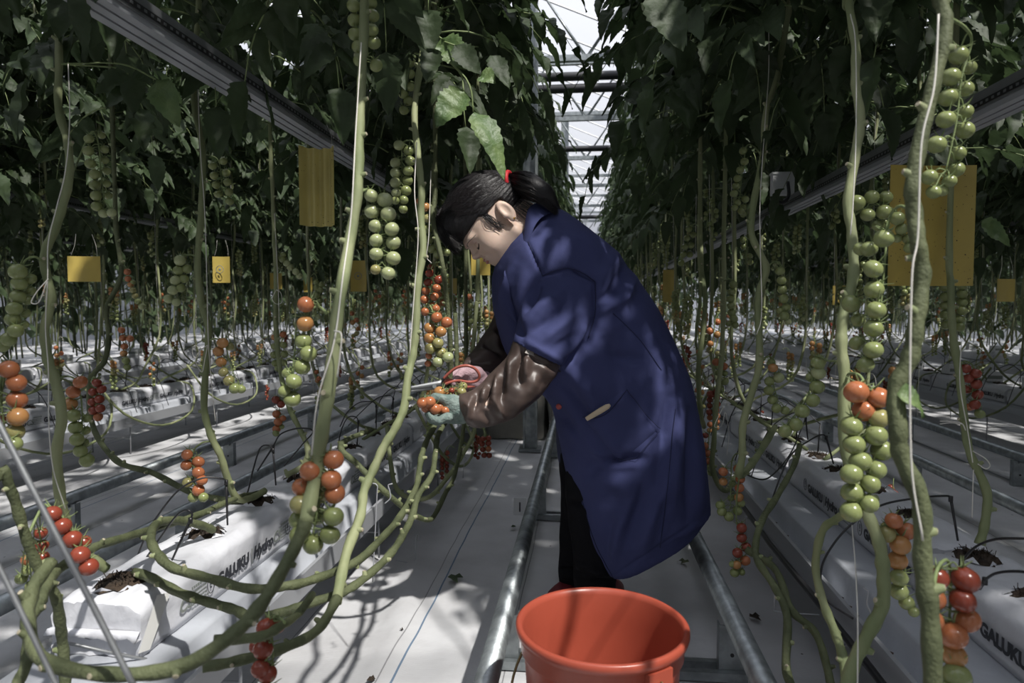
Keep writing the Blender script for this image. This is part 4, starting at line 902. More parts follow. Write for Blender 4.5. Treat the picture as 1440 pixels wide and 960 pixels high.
hero_leaf(B_, (622, 55), (655, 90), 44, 1.55, nf-RT*.4, stalk=[(600, 40, 1.6)])
hero_leaf(B_, (610, 70), (600, 110), 34, 1.5, nf, mname='leaf')
hero_leaf(B_, (676, 105), (696, 112), 30, 1.5, nf, mname='leafpale')
hero_leaf(B_, (690, 78), (716, 118), 30, 1.55, nf+RT*.3, mname='leaf')
hero_leaf(J_, (220, 112), (250, 168), 44, 1.5, nf, curl=.08, stalk=[(86, 90, 1.44), (170, 90, 1.5)])
hero_leaf(J_, (180, 104), (134, 128), 34, 1.5, nf, mname='leaf', stalk=[(86, 90, 1.44), (160, 95, 1.5)])
hero_leaf(J_, (190, 98), (214, 112), 26, 1.52, nf, mname='leaf')
hero_leaf(N_p, (1094, 122), (1140, 190), 34, 1.75, nf+RT*.3, mname='leaf', stalk=[(1093, 112, 1.8)])
hero_leaf(K_, (310, 150), (296, 210), 20, 1.8, nf+RT*.3, curl=.15, mname='leaf')
hero_leaf(T_p, (918, -10), (960, 60), 60, 1.5, nf, mname='leaf')
hero_leaf(K_, (330, 160), (345, 190), 26, 2.0, nf, mname='leaf')
hero_leaf(Q_p, (1380, 310), (1420, 340), 30, 1.7, nf, mname='leafpale')
# overhanging leafy shoots of the front plants right and left, close to the camera
for px, py, d, k, lab in ((60, -60, 1.25, 0, 'plant whose dark leaves fill the upper left corner'), (662, -40, 2.7, 1, 'leafy plant top left of the roof post'), (640, -60, 2.1, 2, 'leafy plant above the worker\'s head'),
        (1400, -80, 1.2, 3, 'plant whose dark leaves fill the upper right corner'), (990, -60, 2.0, 1, 'plant whose leaves hang dark at the top right of the gap'), (1150, -60, 1.7, 2, 'plant with leaves above the pale wavy stem'),
        (430, -60, 1.7, 3, 'plant with leaves above the folded pale trap'), (185, -60, 1.7, 1, 'plant with leaves between the first two tall left stems'), (925, -60, 2.6, 0, 'plant with leaves hanging into the gap from the right'),
        (1270, -60, 1.35, 3, 'plant with leaves over the thick straight stem'), (1050, -60, 1.7, 2, 'plant with dark leaves above the worker\'s back')):
    hp = hand_plant(lab, [[(px, py-90, d), (px+3, py-40, d), (px-2, py-8, d+.01)]], fol=k, rad=0.0062)
# dark red fruit trusses low in the neighbouring rows and drip lines
# ================================================================== IRRIGATION
def tube_obj(name, pts, r, lab, cat, group, mname='rubber', n=6):
    b = MB(); b.tube(catmull([W(*p) for p in pts], n), r, 8); return tag(b.build(name, [mname]), lab, cat, group)
def dripper(stake, hose, lab):
    a = W(*stake[0]); r = empty('drip_stake', a, lab, 'drip stake', 'drip stakes in the bags')
    b = MB(); p1 = W(*stake[1]); b.tube([a, p1], [.0022, .0032], 8); b.tube([p1-Vector((0, 0, .008)), p1+Vector((0, 0, .004))], .0045, 8); b.build('stake', ['rubber'], r)
    b = MB(); b.tube(catmull([p1]+[W(*h) for h in hose], 8), .0022, 8); b.build('micro_tube', ['rubber'], r)
dripper([(320, 738, 1.66), (318, 677, 1.64)], [(312, 673, 1.62), (285, 672, 1.6), (250, 690, 1.58), (212, 740, 1.56), (190, 790, 1.54), (180, 810, 1.6)], 'black drip stake in the second hole of the nearest left bag')
dripper([(242, 787, 1.42), (268, 730, 1.4)], [(270, 722, 1.4), (262, 717, 1.4), (248, 725, 1.42), (228, 752, 1.46), (205, 785, 1.5)], 'leaning black drip stake in front of the curled stem on the nearest left bag')
dripper([(388, 682, 1.94), (384, 632, 1.92)], [(378, 626, 1.92), (366, 630, 1.92), (356, 660, 1.9), (350, 686, 1.9), (345, 700, 1.95)], 'black drip stake in the third hole of the nearest left bag')
dripper([(362, 662, 2.0), (384, 628, 2.0)], [(395, 610, 2.0), (420, 602, 2.0), (440, 606, 2.0), (425, 625, 2.0), (400, 655, 2.02)], 'thin black drip stake with arched tube behind the third hole')
dripper([(502, 628, 2.5), (504, 592, 2.5)], [(500, 586, 2.5), (488, 588, 2.5), (478, 612, 2.5), (476, 640, 2.45)], 'pale-lit drip stake at the front of the second left bag')
dripper([(529, 604, 2.8), (529, 570, 2.8)], [(524, 565, 2.8), (505, 566, 2.8), (488, 580, 2.8), (478, 600, 2.8)], 'drip stake in the second hole of the second left bag')
dripper([(552, 592, 3.1), (553, 560, 3.1)], [(548, 556, 3.1), (530, 560, 3.1), (505, 582, 3.1), (490, 598, 3.0)], 'drip stake in the third hole of the second left bag')
dripper([(1136, 618, 2.35), (1133, 588, 2.35)], [(1128, 600, 2.3), (1110, 640, 2.2), (1080, 672, 2.0), (1052, 668, 1.9), (1040, 655, 1.85)], 'drip stake with long black tube right of the green curved truss')
dripper([(1172, 652, 2.0), (1162, 614, 2.0)], [(1156, 611, 2.0), (1140, 618, 1.95), (1112, 640, 1.85), (1090, 690, 1.75), (1082, 720, 1.7)], 'drip stake with long black tube above the printed right bag')
dripper([(1347, 760, 1.4), (1337, 700, 1.4)], [(1330, 697, 1.4), (1290, 700, 1.38), (1240, 710, 1.36), (1200, 735, 1.36), (1172, 765, 1.36), (1155, 800, 1.36), (1160, 840, 1.34), (1200, 870, 1.3)], 'tall black drip stake in the right bag behind the nearest stem')
dripper([(1360, 800, 1.3), (1352, 790, 1.25)], [(1370, 770, 1.2), (1400, 758, 1.15), (1450, 757, 1.1)], 'grey curved drip tube at the right edge')
dripper([(1378, 828, 1.2), (1385, 815, 1.15)], [(1400, 806, 1.1), (1425, 803, 1.05), (1460, 806, 1.0)], 'black curved drip tube at the right edge below the grey one')
def hose(x, z, y0, y1, r, lab):
    b = MB(); b.tube([(x+.006*math.sin(y*5), y, z+.004*math.sin(y*3)) for y in np.linspace(y0, y1, 40)], r, 8)
    return tag(b.build('irrigation_hose', ['rubber']), lab, 'hose', 'black irrigation hoses')
hose(RX-.275, .20, .4, 14, .0085, 'black irrigation hose along the right gutter, outer of two'); hose(RX-.252, .172, .4, 14, .006, 'thinner black irrigation hose along the right gutter, inner of two')
hose(LX-.16, .22, 1.2, 14, .0085, 'black irrigation hose behind the left row'); 
def arcs(rowx, ys, side, nm):
    for k, y in enumerate(ys):
        r = empty('drip_stake', (rowx, y, BT), 'black drip stake on the %s, %s visible one from the camera' % (nm, ORD[k] if k < 20 else 'a later'), 'drip stake', 'drip stakes on the '+nm)
        b = MB(); t = random.uniform(-.02, .02); h = random.uniform(.10, .15); b.tube([(rowx+t, y, BT), (rowx+t+.01, y+.01, BT+h)], .0028, 5); b.build('stake', ['rubber'], r)
        b = MB(); b.tube(catmull([(rowx+t+.01, y+.01, BT+h), (rowx+side*.05, y+.05, BT+h+.04), (rowx+side*.15, y+.1, BT+h*.6), (rowx+side*.20, y+.14, BT-.12)], 4), .0024, 5); b.build('micro_tube', ['rubber'], r)
arcs(LX, np.arange(3.35, 8, .29), -1, 'row left of the path'); arcs(RX, np.arange(2.6, 7.2, .29), -1, 'row right of the path')
arcs(L2, np.arange(1.9, 7.5, .33), 1, 'second row to the left'); arcs(R2, np.arange(2.0, 7.5, .33), -1, 'second row to the right')

# rows beyond the counted ones: leafy mass of plants farther off, past the three hundred individual ones, plus leaves added for shade
def mass():
    b = MB(); rs = random.Random(77)
    spots = []
    for x in (-7.1, -6.8, 7.0, 6.7, -9.2, -11.3, -13.2, 9.1, 11.2, 13.1):
        y = 2.5
        while y < 28: spots.append((x, y)); y += .42
    for x in (-.95, .95, -2.95, 2.95, -5, 5, -7, 7):
        y = 19.5
        while y < 28: spots.append((x, y)); y += .5
    for x in (-7, -5, -3, -1, 1, 3, 5, 7):
        y = -1.3
        while y < (.0 if abs(x) < 2 else (1.2 if abs(x) < 4 else 2.2)): spots.append((x, y)); y += .35
    for y in (.35, .6, .85, 1.1, 1.32): spots += [(1.58, y), (1.78, y+.1)]  # unseen plants added beside the camera to shade the right gutter ledge
    for x, y in spots:
        x += rs.uniform(-.35, .35) if abs(x) > 1.6 or y > 10 or y < .3 else 0
        b.tube([(x, y, .3), (x+.05, y, 1.0), (x, y, 3.0)], .010, 4, 1, cap=False); b.tube([(x+.2, y+.2, .3), (x+.15, y+.2, 1.0), (x, y, 3.0)], .010, 4, 1, cap=False)
        for k in range(26):
            z = rs.uniform(1.15, 3.2) if k < 22 else rs.uniform(.5, 1.2); a = rs.random()*6.28; c = Vector((x+math.cos(a)*.1, y+math.sin(a)*.1, z))
            leaflet(b, c, (math.cos(a), math.sin(a), rs.uniform(-.7, .1)), (0, 0, 1), rs.uniform(.22, .34), rs.uniform(.14, .22), 0, False, .5, .3)
    for x in (-1.75, -2.35, -3.65, -4.3, -5.7, -6.3, 1.8, 2.3, 3.6, 4.3, 5.6, 6.3):  # loose leaflets added to widen the canopy and shade the side aisles
        y = 1.6 if abs(x) > 2.5 else 2.6
        while y < 19:
            for k in range(9 if abs(x) > 2 else 5):
                a = rs.random()*6.28; c = Vector((x+rs.uniform(-.35, .35), y+rs.uniform(-.3, .3), rs.uniform(1.75, 3.25)))
                leaflet(b, c, (math.cos(a), math.sin(a), rs.uniform(-.6, .0)), (0, 0, 1), rs.uniform(.12, .19), rs.uniform(.08, .12), 0, False, .5, .3, seed=k)
            y += .30
    o = b.build('tomato_plants', ['leaf', 'stemdark']); tag(o, 'mass of distant tomato plants, plus leaves added to shade the nearer rows', 'tomato plants', kind='stuff')
mass()
# ================================================================== THE WORKER
D0 = 2.05
def remesh(o, vox, smooth=2, fac=.5):
    m = o.modifiers.new('r', 'REMESH'); m.mode = 'VOXEL'; m.voxel_size = vox; m.use_smooth_shade = True
    if smooth: s = o.modifiers.new('s', 'SMOOTH'); s.iterations = smooth; s.factor = fac
    bpy.context.view_layer.update(); dg = bpy.context.evaluated_depsgraph_get()
    me = bpy.data.meshes.new_from_object(o.evaluated_get(dg)); o.modifiers.clear(); old = o.data; o.data = me; return me
def arrays(me):
    v = np.empty(len(me.vertices)*3); me.vertices.foreach_get('co', v); n = np.empty(len(me.vertices)*3); me.vertices.foreach_get('normal', n)
    return v.reshape(-1, 3), n.reshape(-1, 3)
CAMn, FWn, RTn, UPn = [np.array(q) for q in (CAM, FW, RT, UP)]
def project(v):
    q = v-CAMn; d = q@FWn; return 720+F*(q@RTn)/d, 480-F*(q@UPn)/d, d
FOLDK = 2.1
def folds(me, L, front=True, off=None):
    """raise (amp>0) or sink (amp<0) cloth along drawn creases: (x0,y0,x1,y1,amp_mm,width_px)"""
    v, n = arrays(me)
    vo = v if off is None else v+off
    x, y, d = project(vo); f = np.clip(-(n@FWn)*1.6, 0, 1) if front else 1
    disp = np.zeros(len(v))
    for (x0, y0, x1, y1, a, w) in L:
        dx, dy = x1-x0, y1-y0; l2 = dx*dx+dy*dy+1e-6; t = np.clip(((x-x0)*dx+(y-y0)*dy)/l2, 0, 1)
        q = np.hypot(x-(x0+t*dx), y-(y0+t*dy)); taper = np.sin(np.pi*np.clip(t*.9+.05, 0, 1))**.5
        disp += a*FOLDK*.001*np.exp(-(q/w)**2)*taper
    v = v+n*(disp*f)[:, None]; me.vertices.foreach_set('co', v.ravel()); me.update()
def noise_disp(me, amp, scale, seed=0):
    v, n = arrays(me); o = np.array([noise.noise(Vector((p[0]*scale+seed, p[1]*scale, p[2]*scale))) for p in v]); v = v+n*(o*amp)[:, None]
    me.vertices.foreach_set('co', v.ravel()); me.update()
def loft(S, seg=40, sub=6, power=2.2, close=True):
    """S: (xl,yl,xr,yr,depth,half_thickness[,yaw]) silhouettes of each cross-section"""
    C = []
    for s in S:
        a, b_ = W(s[0], s[1], s[4]), W(s[2], s[3], s[4]); C.append(list((a+b_)/2)+list((b_-a)/2)+[s[5]])
    sp = catmull(C, sub); b = MB(); G = []
    for c in sp:
        o = Vector(c[:3]); u = Vector(c[3:6]); w = HF*c[6]; row_ = []
        for k in range(seg):
            t = 2*math.pi*k/seg; cx_, sx = math.cos(t), math.sin(t)
            e = 2/power; row_.append(o+u*(math.copysign(abs(cx_)**e, cx_))+w*(math.copysign(abs(sx)**e, sx)))
        G.append(row_)
    b.grid(G, 0, closed=True)
    if close:
        b.face(list(range(seg))[::-1]); n = len(b.v); b.face([n-seg+i for i in range(seg)])
    return b
def flip_out(me):
    import bmesh
    bm = bmesh.new(); bm.from_mesh(me); bmesh.ops.recalc_face_normals(bm, faces=bm.faces); bm.to_mesh(me); bm.free()
person = empty('person', (.02, 2.1, 0), 'person in navy work coat and brown sleeve covers bending left to cut a tomato truss', 'person')
# ---------------- signed distance modelling
def smin(a, b, k): h = np.clip(.5+.5*(b-a)/k, 0, 1); return b*(1-h)+a*h-k*h*(1-h)
def smax(a, b, k): return -smin(-a, -b, k)
def surfnet(f, lo, hi, h):
    ax = [np.arange(lo[i], hi[i]+h, h) for i in range(3)]; X, Y, Z = np.meshgrid(*ax, indexing='ij'); V = f(X, Y, Z); ins = V < 0
    nx, ny, nz = V.shape; acc = np.zeros((nx-1, ny-1, nz-1, 3)); cnt = np.zeros((nx-1, ny-1, nz-1))
    idx = np.indices((nx, ny, nz)).astype(float)
    cor = [(i, j, k) for i in (0, 1) for j in (0, 1) for k in (0, 1)]
    def sl(a): return tuple(slice(c, c+n-1) for c, n in zip(a, (nx, ny, nz)))
    for a in cor:
        for ax_ in range(3):
            if a[ax_]: continue
            c = list(a); c[ax_] = 1; c = tuple(c); va, vb = V[sl(a)], V[sl(c)]; m = (va < 0) != (vb < 0)
            t = np.where(m, va/np.where(m, va-vb, 1), 0)
            for q in range(3): acc[..., q] += np.where(m, a[q]+(t if q == ax_ else 0), 0)
            cnt += m
    act = cnt > 0; ids = -np.ones(act.shape, int); ids[act] = np.arange(act.sum())
    P = np.argwhere(act)+acc[act]/cnt[act][:, None]; P = P*h+np.array(lo)
    F_ = []
    for ax_ in range(3):
        a = [slice(None)]*3; b = [slice(None)]*3; a[ax_] = slice(0, -1); b[ax_] = slice(1, None)
        m = ins[tuple(a)] != ins[tuple(b)]; o1, o2 = [(1, 2), (2, 0), (0, 1)][ax_]
        pts = np.argwhere(m)
        ok = (pts[:, o1] > 0) & (pts[:, o2] > 0) & (pts[:, o1] < ids.shape[o1]) & (pts[:, o2] < ids.shape[o2]); pts = pts[ok]
        sgn = ins[tuple(a)][tuple(pts.T)]
        def at(d1, d2): q = pts.copy(); q[:, o1] -= d1; q[:, o2] -= d2; return ids[tuple(q.T)]
        q = np.stack([at(1, 1), at(0, 1), at(0, 0), at(1, 0)], 1); q[~sgn] = q[~sgn][:, ::-1]; F_.append(q)
    return P, np.concatenate(F_)
def ell(p, c, r, R=None):
    q = p-np.array(c)
    if R is not None: q = q@R
    r = np.array(r); k0 = np.sqrt(((q/r)**2).sum(-1)); k1 = np.sqrt(((q/(r*r))**2).sum(-1))+1e-9; return k0*(k0-1)/k1
def cap(p, a, b, ra, rb):
    a, b = np.array(a), np.array(b); ab = b-a; t = np.clip(((p-a)@ab)/(ab@ab), 0, 1); return np.linalg.norm(p-a-t[..., None]*ab, axis=-1)-(ra+(rb-ra)*t)
def net_obj(fn, lo, hi, h, name, mats, parent, xf, smooth=1):
    P, Q = surfnet(lambda X, Y, Z: fn(np.stack([X, Y, Z], -1)), lo, hi, h)
    me = bpy.data.meshes.new(name); me.from_pydata([tuple(xf(p)) for p in P], [], [tuple(map(int, q)) for q in Q])
    for k in mats: me.materials.append(M[k])
    me.polygons.foreach_set('use_smooth', [True]*len(Q)); me.update(); flip_out(me)
    o = link(name, me, parent)
    return o
# ---------------- head frame: x forward (nose), y to her left (towards the camera), z crown
TH = math.radians(50); HD = 2.0; EAR = W(709, 309, HD)
hx = (-RT*math.cos(TH)-UP*math.sin(TH)); hz = (-RT*math.sin(TH)+UP*math.cos(TH)); hy = -FW
tw = math.radians(7); hx, hy = hx*math.cos(tw)+hy*math.sin(tw), hy*math.cos(tw)-hx*math.sin(tw)
HS = 1.0
def HX(p): return EAR+(hx*p[0]+hy*p[1]+hz*p[2])*HS
def head(p):
    ay = np.stack([p[..., 0], np.abs(p[..., 1]), p[..., 2]], -1)
    d = ell(p, (.022, 0, .060), (.106, .080, .096))
    d = smin(d, ell(p, (.062, 0, -.004), (.064, .064, .080)), .03)
    d = smin(d, ell(ay, (.078, .036, -.022), (.038, .030, .040)), .02)      # cheeks
    d = smin(d, ell(p, (.098, 0, -.062), (.024, .028, .022)), .025)          # chin
    d = smin(d, cap(ay, (.02, .052, -.050), (.088, .022, -.064), .022, .020), .022)  # jaw
    d = smin(d, ell(ay, (.112, .024, .032), (.022, .030, .012)), .014)       # brow
    d = smax(d, -ell(ay, (.130, .031, .010), (.015, .017, .011)), .012)      # socket
    d = smin(d, ell(ay, (.1045, .031, .009), (.014, .016, .012)), .004)      # lids
    d = smin(d, cap(p, (.120, 0, .022), (.139, 0, -.006), .0065, .0095), .012)  # nose
    d = smin(d, ell(ay, (.129, .011, -.011), (.011, .008, .008)), .006)
    d = smax(d, -ell(ay, (.131, .0065, -.019), (.005, .0035, .004)), .004)
    d = smin(d, ell(p, (.110, 0, -.036), (.014, .024, .020)), .015)          # muzzle
    d = smin(d, ell(p, (.125, 0, -.0335), (.008, .022, .0060)), .004)
    d = smin(d, ell(p, (.123, 0, -.0440), (.008, .019, .0062)), .004)
    d = smax(d, -cap(ay, (.128, 0, -.0385), (.112, .024, -.0395), .0012, .001), .003)
    d = smin(d, cap(p, (-.035, 0, .0), (-.050, 0, -.15), .052, .056), .03)    # neck
    d = smin(d, cap(p, (.02, 0, -.03), (-.03, 0, -.12), .042, .052), .03)
    # ears
    e = ell(ay, (-.004, .082, .004), (.019, .009, .034)); e = smax(e, -ell(ay, (-.002, .091, .006), (.011, .006, .021)), .004)
    e = smin(e, ell(ay, (.002, .083, -.026), (.009, .006, .010)), .006); e = smin(e, ell(ay, (.011, .083, -.004), (.005, .006, .007)), .004)
    return smin(d, e, .007)
def bodyfn(p): return head(p)
hd = net_obj(head, (-.14, -.11, -.19), (.165, .11, .175), .0026, 'body', ['skin'], person, HX)
# torso, arms and legs of the same body, under the clothes
def core():
    A = lambda x, y, d=D0: np.array(W(x, y, d))
    b = MB()
    def limb(P, R): b.tube(catmull([Vector(p) for p in P], 5), [float(np.interp(i/(len(catmull(P, 5))-1), np.linspace(0, 1, len(R)), R)) for i in range(len(catmull(P, 5)))], 18)
    limb([A(740, 318), A(775, 360), A(815, 420), A(850, 490), A(885, 570), A(890, 620)], [.055, .11, .125, .12, .14, .12])
    limb([A(800, 400, 1.92), A(762, 470, 1.88), A(735, 545, 1.86), A(690, 570, 1.84), A(650, 574, 1.83)], [.055, .045, .04, .034, .026])
    limb([A(775, 390, 2.2), A(735, 432, 2.2), A(718, 466, 2.18), A(700, 493, 2.14), A(685, 509, 2.10), A(673, 521, 2.06)], [.045, .032, .028, .026, .022, .020])
    limb([A(880, 600, 1.98), A(850, 700, 2.0), A(836, 790, 2.04), A(842, 830, 2.08)], [.08, .05, .034, .024])
    limb([A(870, 600, 2.14), A(830, 700, 2.16), A(812, 790, 2.2), A(812, 815, 2.22)], [.08, .05, .034, .024])
    return b.mesh('core', ['skin'])
import bmesh
bm = bmesh.new(); bm.from_mesh(hd.data); bm.from_mesh(core()); bm.to_mesh(hd.data); bm.free(); hd.data.polygons.foreach_set('use_smooth', [True]*len(hd.data.polygons))
# face details
def hcurve(name, pts, r, m, seg=6, par=None):
    b = MB(); b.tube(catmull([HX(p) for p in pts], 6), r, seg); return b.build(name, [m], par or person)
def hs(y, z, lift=.0006):
    xs = np.linspace(.17, .04, 260); v = head(np.stack([xs, np.full_like(xs, y), np.full_like(xs, z)], -1)); return Vector((xs[int(np.argmax(v < 0))]+lift, y, z))
for s in (1, -1):
    b = MB(); T_ = np.linspace(0, 1, 12)
    P_ = [hs(s*(.018+.030*t), .0035-.0050*math.sin(t*3.14)+.0015*t) for t in T_]
    b.tube([HX(p) for p in P_], [.0006+.0011*math.sin(t*2.9+.2) for t in T_], 6)
    for p in P_[2:]:
        b.tube([HX(p), HX(p+Vector((.0035, s*.0025, -.0045)))], .0004, 3)
    b.build('eyelashes', ['hair'], person)
    b = MB(); P_ = [hs(s*(.020+.026*t), .0115+.003*math.sin(t*3.14), .0002) for t in T_]
    b.tube([HX(p) for p in P_], .0004, 4); b.build('eyelid_crease', ['lips'], person)
    b = MB()
    for t in np.linspace(0, 1, 34):
        q = hs(s*(.014+.038*t), .0255+.0045*math.sin(t*2.6), .0004); b.tube([HX(q), HX(hs(q.y+s*.006, q.z+.003-.005*t, .0008))], .0007, 3)
    b.build('eyebrow', ['hair'], person)
lp = MB()
for zc, zz, yw in ((-.0335, .0048, .021), (-.0440, .0052, .018)):
    lp.sphere(HX((.1255, 0, zc)), 1, 14, 8, 0, sc3=(.0082, yw, zz), rot=Matrix((hx, hy, hz)).transposed())
lp.build('lips', ['lips'], person)
hcurve('mouth_line', [(.131, .004, -.0388), (.124, .016, -.0392), (.113, .0255, -.0415)], .0011, 'lips')
b = MB(); p = HX((.000, .0905, -.030)); b.sphere(p, .0032, 10, 7); b.build('earring', ['gold'], person)['label'] = 'small gold ball earring'
# ---------------- hair
HC = np.array((.020, 0, .062))
def hair(p):
    d = ell(p, (.018, 0, .070), (.117, .091, .106))
    d = smin(d, ell(p, (-.045, 0, .045), (.060, .070, .075)), .03)
    # front fringe volume falling over the forehead
    d = smin(d, ell(p, (.108, -.006, .108), (.046, .066, .050)), .03)
    d = smin(d, cap(p, (.135, .018, .100), (.156, .012, .050), .026, .010), .02)
    d = smin(d, cap(p, (.135, -.030, .100), (.158, -.025, .055), .026, .010), .02)
    # cut away the face: forehead, temple and cheek
    f = smax(p[..., 0]*-1+.052-.25*np.clip(p[..., 2], -.1, .1), p[..., 2]-.047-.10*np.clip(.10-p[..., 0], 0, .1), .01)
    d = smax(d, -f, .006)
    g = smax(-(p[..., 0]+.020), p[..., 2]-.040, .008); d = smax(d, -g, .006)          # in front of / under the ear
    g2 = smax(-(p[..., 0]+.072), p[..., 2]+.018, .008); d = smax(d, -g2, .006)
    e = ell(np.stack([p[..., 0], np.abs(p[..., 1]), p[..., 2]], -1), (-.003, .088, .004), (.021, .020, .037)); d = smax(d, -e, .004)
    # side lock
    d = smin(d, cap(p, (.046, .072, .052), (.040, .0735, .018), .011, .003), .012)
    # swept flow grooves
    T = np.array((-.088, 0, .072)); q = p-T; ang = np.arctan2(p[..., 1]*1.0, p[..., 2]-.03)
    r = np.sqrt((q**2).sum(-1)); d = d-.0005*np.sin(ang*46+3*np.sin(r*40))-.0005*np.sin(ang*97+p[..., 0]*30)
    return d
ho = net_obj(hair, (-.125, -.12, -.07), (.185, .12, .190), .0026, 'hair', ['hair', 'hair2'], person, HX)
# strands lying over the cap, from the parting back to the tie
def hsurf(dirv):
    lo, hi = .03, .24
    dv = np.array(dirv); dv = dv/np.linalg.norm(dv)
    ts = np.linspace(.20, .03, 60); val = hair(HC+ts[:, None]*dv[None]); i = int(np.argmax(val < 0)); return HC+dv*ts[i]
st = MB(); rs = random.Random(4)
tie = np.array((-.096, .0, .068))
for k in range(650):
    side = 1 if rs.random() < .8 else -1
    u = rs.random(); s0 = np.array((.125-.10*u*.9, side*(.006+.010*rs.random()), .150+.014*math.sin(u*3)))-HC
    mid_ang = rs.random(); m1 = np.array((.055-.05*u+.03*(1-mid_ang), side*(.045+.05*mid_ang), .105-.085*mid_ang*(1-.2*u)))-HC
    e0 = tie+np.array((.012, side*.012*rs.random(), .012*(rs.random()-.5)))-HC
    pts = []
    for t in np.linspace(0, 1, 12):
        dv = (1-t)**2*s0/np.linalg.norm(s0)+2*t*(1-t)*1.25*m1/np.linalg.norm(m1)+t*t*e0/np.linalg.norm(e0); pts.append(HX(hsurf(dv)+dv/np.linalg.norm(dv)*.0010))
    st.tube(pts, [.00055]*12, 3, cap=False)
for k in range(260):      # fringe
    y0 = rs.uniform(-.055, .060); x0 = .115+rs.uniform(-.02, .02)
    s0 = np.array((x0, y0*.5, .155))-HC; m1 = np.array((.165, y0, .105))-HC; tip = np.array((.153+rs.uniform(-.008, .014), y0*.9+rs.uniform(-.006, .006), .046+rs.uniform(-.016, .012)))
    pts = []
    for t in np.linspace(0, .75, 8):
        dv = (1-t)*s0/np.linalg.norm(s0)+t*m1/np.linalg.norm(m1); pts.append(Vector(hsurf(dv)+dv/np.linalg.norm(dv)*.0012))
    pts += [(pts[-1]+Vector(tip))/2+Vector((.006, 0, 0)), Vector(tip)]
    st.tube([HX(q) for q in pts], [.0008]*8+[.0007, .0003], 3, cap=False)
for k in range(36):     # loose lock on the cheek
    a = Vector((.050+rs.uniform(-.012, .006), .074+rs.uniform(0, .006), .050)); c = a+Vector((rs.uniform(-.006, .006), .002, -.035)); e = a+Vector((rs.uniform(-.014, .002), -.004, rs.uniform(-.075, -.055)))
    st.tube(catmull([HX(a), HX(c), HX(e)], 4), .0005, 3, cap=False)
for k in range(60):     # short hairs behind the ear
    a = Vector((-.035+rs.uniform(-.03, .02), .070, -.004)); e = a+Vector((rs.uniform(-.02, .0), -.008, rs.uniform(-.06, -.03))); st.tube([HX(a), HX((a+e)/2+Vector((0, .004, 0))), HX(e)], .0005, 3, cap=False)
o = st.build('hair_strands', ['hair2'], ho)
# ponytail
pt = MB(); root_ = W(712, 258, 2.0)
cen = [W(708, 258, 2.0), W(720, 256, 1.99), W(737, 259, 1.955), W(754, 266, 1.93), W(770, 276, 1.925), W(780, 291, 1.93)]
pt.tube(catmull(cen, 6), [float(np.interp(i/30, [0, .15, .45, .75, 1], [.014, .026, .036, .029, .008])) for i in range(31)], 18)
pm = pt.build('ponytail', ['hair'], person); remesh(pm, .004, 2)
sp = MB()
for k in range(420):
    a = rs.random()*6.28; rr = rs.random()**.4; P = []
    o1 = (RT*math.cos(a)*.6+UP*math.sin(a)+FW*math.cos(a)*.8)
    for i, c in enumerate(cen):
        w_ = (.012, .026, .040, .038, .031, .021)[i]; P.append(c+o1*w_*rr*(1+.0*i)+(RT*rs.uniform(-.004, .006)+UP*rs.uniform(-.005, .003))*(i/4))
    sp.tube(catmull(P, 3), [.0008]*15+[.0003], 3, cap=False)
sp.build('ponytail_strands', ['hair2'], pm)
tb = MB(); R_t = (cen[1]-cen[0]).normalized(); u_ = R_t.orthogonal().normalized(); w_ = R_t.cross(u_); c_ = W(716, 254, 1.965)
tb.tube([c_+(u_*math.cos(a)+w_*math.sin(a))*.0245 for a in np.linspace(0, 6.283, 20)], .0070, 8)
M['redband'] = mat('red_band', (.55, .02, .03), .6); tb.build('hair_tie', ['redband'], person)['label'] = 'red hair tie'
# ---------------- coat
TS = [(722, 330, 786, 293, 2.02, .070), (706, 352, 808, 308, 2.03, .125), (694, 378, 832, 326, 2.04, .185), (690, 402, 860, 350, 2.05, .205), (695, 440, 893, 392, 2.05, .200), (712, 495, 930, 448, 2.05, .195),
      (738, 532, 958, 505, 2.05, .195), (772, 566, 977, 570, 2.06, .205), (783, 604, 987, 632, 2.06, .205), (797, 668, 992, 690, 2.06, .200), (815, 736, 994, 712, 2.06, .195), (836, 776, 994, 708, 2.05, .170), (854, 803, 992, 712, 2.05, .155)]
inner = [(862, 795, 983, 710, 2.05, .135), (842, 735, 970, 690, 2.05, .14), (835, 690, 965, 660, 2.06, .14), (840, 650, 950, 640, 2.06, .10)]
body_l = loft(TS+inner, 64, 6, 2.3)
cm = body_l.build('coat', ['coat'], person)
SL = [(752, 352, 838, 368, 1.98, .070), (744, 380, 844, 402, 1.93, .082), (737, 412, 835, 440, 1.90, .082), (729, 448, 815, 480, 1.88, .078), (722, 474, 796, 508, 1.87, .072), (722, 481, 789, 515, 1.87, .068)]
SLi = [(730, 474, 784, 503, 1.87, .055), (742, 455, 795, 478, 1.88, .045)]
sl = loft(SL+SLi, 40, 6).mesh('s', ['coat'])
SR = [(740, 350, 812, 380, 2.20, .060), (718, 385, 800, 420, 2.22, .070), (700, 420, 772, 455, 2.2, .068), (692, 436, 752, 474, 2.18, .064)]
sr = loft(SR, 32, 6).mesh('s', ['coat'])
offp = Vector(person.location)
bm = bmesh.new(); bm.from_mesh(cm.data); bm.from_mesh(sl); bm.from_mesh(sr); bmesh.ops.recalc_face_normals(bm, faces=bm.faces); bm.to_mesh(cm.data); bm.free()
me = remesh(cm, .0055, 4, .5)
SH = [0, 0, 0]
